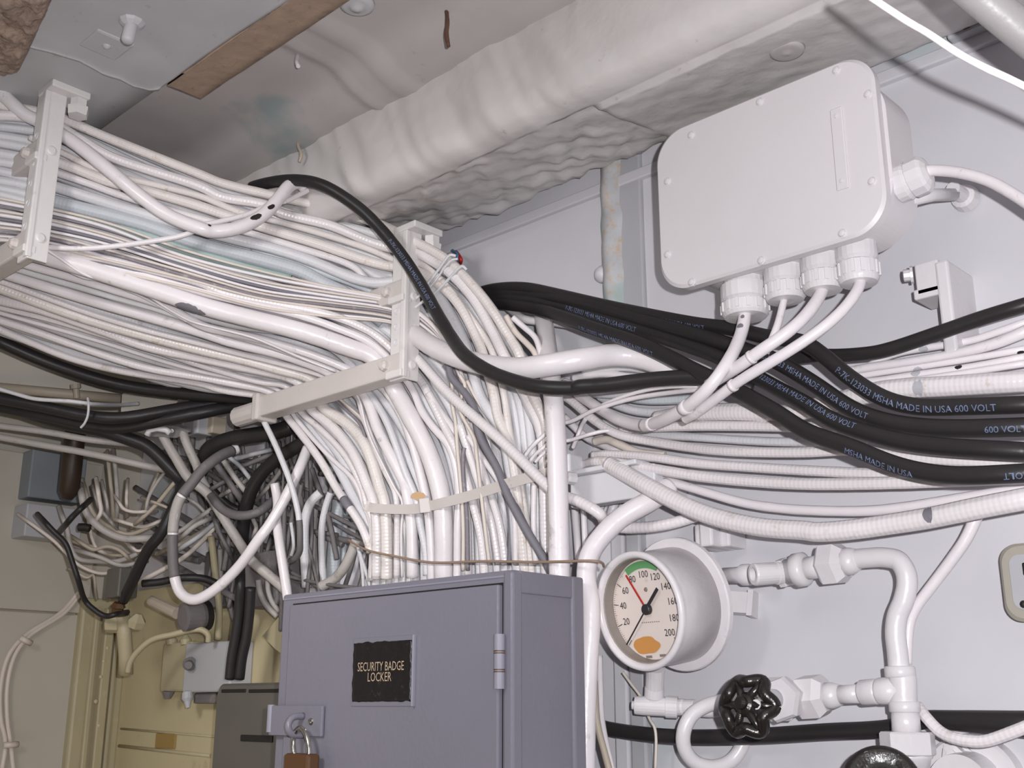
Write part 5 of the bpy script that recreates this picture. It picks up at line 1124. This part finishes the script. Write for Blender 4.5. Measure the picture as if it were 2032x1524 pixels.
lf('q2 580,830 700,960 800,1040 880,1080', 16, 'black', 'short black cable crossing behind the slanting pipe', [2.10]*4)
lf('f 516,818 / q2 1120,150 1220,350 1320,580 1420,850 1490,1150 1500,1400 / s3 790,1120 745,1180 690,1195', 12, 'cool', 'slim cable hooked at its lower end hanging from the crossbar end', [1.95, 1.94, 1.92, 1.90, 1.88, 1.87, 1.87, 1.88, 1.90, 1.92], key='hook')
sleeve('hook', (596, 1030), (576, 1113), 'hose_grey', 'bare_sleeve', 1.05, 'bare dark hooked end')
lf('q2 600,920 660,1010 750,1090 900,1135 1080,1100 1200,1010 1260,960', 18, 'hose_grey', 'dull grey hose sagging between the slanting pipe and the white hose', [2.04, 2.03, 2.02, 2.0, 2.0, 2.02, 2.04])
lf('q3 420,600 600,585 760,548 900,540 1050,552 1180,605', 15, 'black', 'black cable arching low behind the loop of the hose', [2.08]*6)
lf('f 545,960 / q2 1275,1000 1262,1150 1275,1280 / q3 1810,250 1870,640 1885,760', 19, 'white', 'white vertical cable ending at the top left corner of the locker', [1.95, 1.94, 1.92, 1.91, 1.90, 1.88, 1.86, 1.86])
lf('s3 960,640 880,720 835,860 830,1100 845,1400', 19, 'cool', 'dull white upright cable behind the slim hooked cable', [1.94]*5)
lf('s3 930,690 905,900 900,1150 905,1400', 12, 'tangle', 'narrow dull upright cable, second right of the slim hooked cable', [1.97]*4)
lf('s3 1040,640 1000,760 970,920 970,1150 985,1380', 14, 'cool', 'dull white upright cable, third right of the slim hooked cable', [1.93]*5)
lf('s3 1120,620 1095,800 1075,1000 1060,1200 1050,1400', 26, 'blue_grey', 'broad bluish cable in the shade left of the drop', [1.96]*5)
lf('s3 1180,640 1160,800 1150,1000 1140,1400', 12, 'blue_grey', 'bluish cable in the shade next to the broad bluish one', [1.97]*4)
lf('s3 1250,1020 1225,1090 1160,1230 1080,1330 960,1400', 20, 'tangle', 'dull cable curving down left to the locker top', [1.88, 1.88, 1.88, 1.89, 1.9])
lf('s3 1260,1080 1285,1180 1300,1300 1305,1400', 7, 'cool', 'thin white cord dropping to the locker top beside the drop', [1.86]*4, sides=8)
lf('s3 1270,1110 1310,1230 1345,1340 1360,1400', 8, 'cool', 'thin white cord slanting to the locker top beside the drop', [1.86]*4, sides=8)
lf('s3 1190,480 1170,560 1165,640 1185,720', 6, 'cool', 'thin white cord beside the bare break of the outer braided cable', [1.86]*4, sides=8)
lf('s3 720,880 735,980 740,1080 720,1150', 7, 'cool', 'thin white cord inside the hook of the slim cable', [1.93]*4, sides=8)
lf('q3 1590,560 1610,700 1680,830 1780,930', 12, 'tangle', 'dull cord bending toward the tilted plate, outer one', [1.98]*4, sides=10)
lf('q3 1680,560 1690,680 1730,790 1800,880', 10, 'tangle', 'dull cord bending toward the tilted plate, inner one', [1.97]*4, sides=10)
lf('q3 1110,120 1130,260 1150,450 1180,700 1195,900 1185,1160', 14, 'cream_trim', 'upright tan cable dropping to the switch box', [2.10]*6)
lf('q3 1200,250 1210,500 1205,800', 10, 'tangle', 'thin upright cable beside the tan one above the switch box', [2.13]*3, sides=8)
lf('s2 1500,340 1500,290 1460,255 1400,250 1250,285 1100,320 1000,400 940,480 920,560', 12, 'cream_trim', 'tan conduit arching over the switch box', [2.06]*9)
# tangled wires
TW = [('730,600 745,680 780,770 900,890 1100,980 1330,975', 15, 'thick tan cable sweeping under the brown handle'), ('760,550 800,690 860,790 1000,890 1150,945 1400,840', 9, 'tan wire following the thick tan cable'),
 ('870,540 885,640 900,740 870,800', 9, 'short upright wire near the brown handle'), ('1020,290 1035,450 1045,620 1040,780', 9, 'tall upright wire, right one of the two under the white pipes'), ('965,300 985,500 1000,640 1010,790', 8, 'tall upright wire, left one of the two under the white pipes'),
 ('1060,660 1100,715 1180,742 1300,740', 7, 'wire drooping right from the tall upright wires'), ('1470,380 1380,510 1320,620 1300,720', 7, 'wire curving down from the diving black cable'), ('1570,460 1480,570 1380,690 1240,820', 9, 'wire slanting down left from the diving black cable'),
 ('1040,815 1150,850 1280,875 1420,825', 8, 'wire sagging in the middle of the tangle'), ('560,790 600,900 625,1040 690,1155 860,1182 1060,1180 1250,1100', 10, 'long tan wire curling below the whole tangle'), ('700,1000 830,1080 950,1050 1060,1080 1140,1150', 8, 'wavy tan wire in the lower tangle'),
 ('240,820 350,900 480,1000 590,1110 700,1215 900,1292 1060,1262', 7, 'thin tan wire running across the blue-grey box and down right'), ('740,1100 900,1150 1080,1222 1210,1200', 9, 'tan wire ending at the black cable above the dark module'), ('640,1000 720,1030 860,1060 960,1120 1130,1130', 7, 'thin tan wire through the lower tangle'),
 ('800,880 820,980 870,1080 940,1110', 7, 'short hooked tan wire under the thick tan cable'), ('1880,720 1760,800 1620,905 1500,960', 10, 'dull wire slanting left from the slanting pipe, topmost'), ('1910,850 1780,930 1620,1020 1480,1080', 10, 'dull wire slanting left from the slanting pipe, middle'),
 ('1920,870 1780,1020 1620,1160 1440,1260 1280,1345', 10, 'long dull wire slanting down left to the dark module'), ('1700,640 1760,680 1850,780', 7, 'short wire crossing the slanting pipe'), ('1350,650 1430,680 1500,710', 6, 'short curled wire end against the black cable'),
 ('1880,960 1900,1080 1920,1200 1930,1330', 8, 'wire hanging under the slanting pipe'), ('1930,880 1980,1020 2040,1120', 9, 'stub of wire hanging beside the slanting pipe'), ('1400,420 1340,560 1310,640', 6, 'wire loop end high in the tangle'),
 ('1130,550 1125,620 1128,690', 7, 'short upright white wire stub in the tangle'), ('850,600 880,700 960,800 1010,860', 7, 'wire falling from the brown handle'), ('1240,1100 1330,1010 1460,930', 8, 'dull wire rising right from the lower tangle'), ('1180,1060 1220,1090 1290,1080', 6, 'tiny hooked wire in the lower tangle'),
 ('930,560 950,640 960,720', 6, 'short wire left of the tall upright wires'), ('700,1290 780,1330 830,1300 850,1420', 5, 'thin wire below the curling tan wire')]
for i, (tx, w, lb) in enumerate(TW):
    tg('s1 '+tx, w, ('tangle', 'tan_part', 'cream_wire')[i % 3], lb, [2.10+.09*R.random()]*len(tx.split()), 'wire', sides=8)
tg('s1 400,835 480,920 580,1020 640,1180 700,1360 / s2 610,40 680,110 760,155 840,140', 11, 'black', 'black wire with a bare brown end hanging in front of the blue-grey box', [2.02]*5+[2.05]*4, 'wire', sides=10)
tg('s1 735,700 660,770 595,845', 12, 'black', 'short black cable stub beside the hanging black wire', [2.06]*3, 'wire', sides=10)
tg('s1 700,880 760,880 800,890', 16, 'dark', 'dark plug among the tangled wires', [2.15]*3, 'plug', sides=10)
# wires against the dim background between the hose and the drop
for i, (tx, w, lb) in enumerate((('q2 660,620 760,760 900,960', 13, 'dull wire slanting behind the black arching cable, left one'), ('q2 730,580 850,760 960,900', 11, 'dull wire slanting behind the black arching cable, right one'),
 ('q2 780,540 900,640 1010,780', 9, 'thin dull wire high behind the black arching cable'), ('q2 620,860 720,800 860,740', 9, 'dull wire stub rising right behind the slanting pipe'), ('q2 760,900 850,850 930,800', 9, 'dull wire stub beside the black arching cable'),
 ('q2 860,560 1000,520 1200,470', 10, 'dull wire running level under the thick black cable, upper one'), ('q2 880,640 1010,600 1200,520', 10, 'dull wire running level under the thick black cable, lower one'), ('q2 560,1180 450,1230 330,1330', 10, 'dull wire slanting left behind the grey hose, upper one'),
 ('q2 640,1210 500,1330 320,1450', 10, 'dull wire slanting left behind the grey hose, lower one'), ('q2 650,1200 700,1330 780,1480', 9, 'dull wire dropping below the slanting pipe'), ('q2 1030,1180 1060,1250 1040,1320', 9, 'pale wire loop beside the white hose'), ('q2 1420,1130 1410,1300 1440,1430', 11, 'pale cable right of the white vertical cable'),
 ('q2 1190,1420 1160,1530', 8, 'short dull wire between hose and vertical cable'), ('q2 1330,640 1250,760 1130,900', 9, 'dull wire parallel to the upper white hose'))):
    tg(tx, w, ('hose_grey', 'tangle', 'plate_grey')[i % 3], lb, [2.04+.03*R.random()]*len(tx.split()[1:]), 'wire', GL_, sides=8)
# twin cables with ties on the far bulkhead
for n_, d_ in ((0, 0), (1, 1)):
    o_ = 34*d_
    cable('s2 %d,-20 %d,130 %d,290 %d,430 %d,650 %d,900 %d,1060 %d,1280' % (570+o_*.5, 440+o_*.9, 185+o_, 65+o_*1.3, 5+o_*1.4, 5+o_*1.4, 40+o_, 10+o_*2.6), 9, 'cream_wire', ('outer', 'inner')[n_]+' of the twin cream cables tied together on the far bulkhead', 'cable', 'twin cream cables', s=[FAR+.02]*8, sides=10)
for n_, (x0, y0, x1, y1) in enumerate(((145, 310, 225, 350), (25, 1085, 130, 1078))):
    tag(obj('cable_tie', sweep(bmesh.new(), [P(x0/3.629, y0/3.629+1180, s=FAR+.033), P((x0+x1)/7.258, (y0+y1)/7.258+1180, s=FAR+.036), P(x1/3.629, y1/3.629+1180, s=FAR+.033)], .006, 8), 'cream_wire'), ('upper', 'lower')[n_]+' cream tie holding the twin cables on the far bulkhead', 'tie')
# dim mass of wires at the very back of the corner
bm = bmesh.new()
for i in range(60):
    x = 330+R.random()*400; y = 850+R.random()*300; an = R.choice((.2, .5, 1.3, 1.6, 1.75)); L = 60+R.random()*120
    px = [(x-math.cos(an)*L, y-math.sin(an)*L), (x+R.random()*14, y+R.random()*14), (x+math.cos(an)*L, y+math.sin(an)*L)]
    w_ = WALL-.02-.05*R.random()
    pts, tm = solve(px, a=[w_]*3, step=20)
    if min(p.x for p in pts) > FAR+.03: sweep(bm, pts, (6+8*R.random())*tm/F/2, 6)
tag(obj('back_wires', bm, 'hose_grey', kind='stuff'), 'dim mass of wires at the back of the corner left of the drop', 'wires')
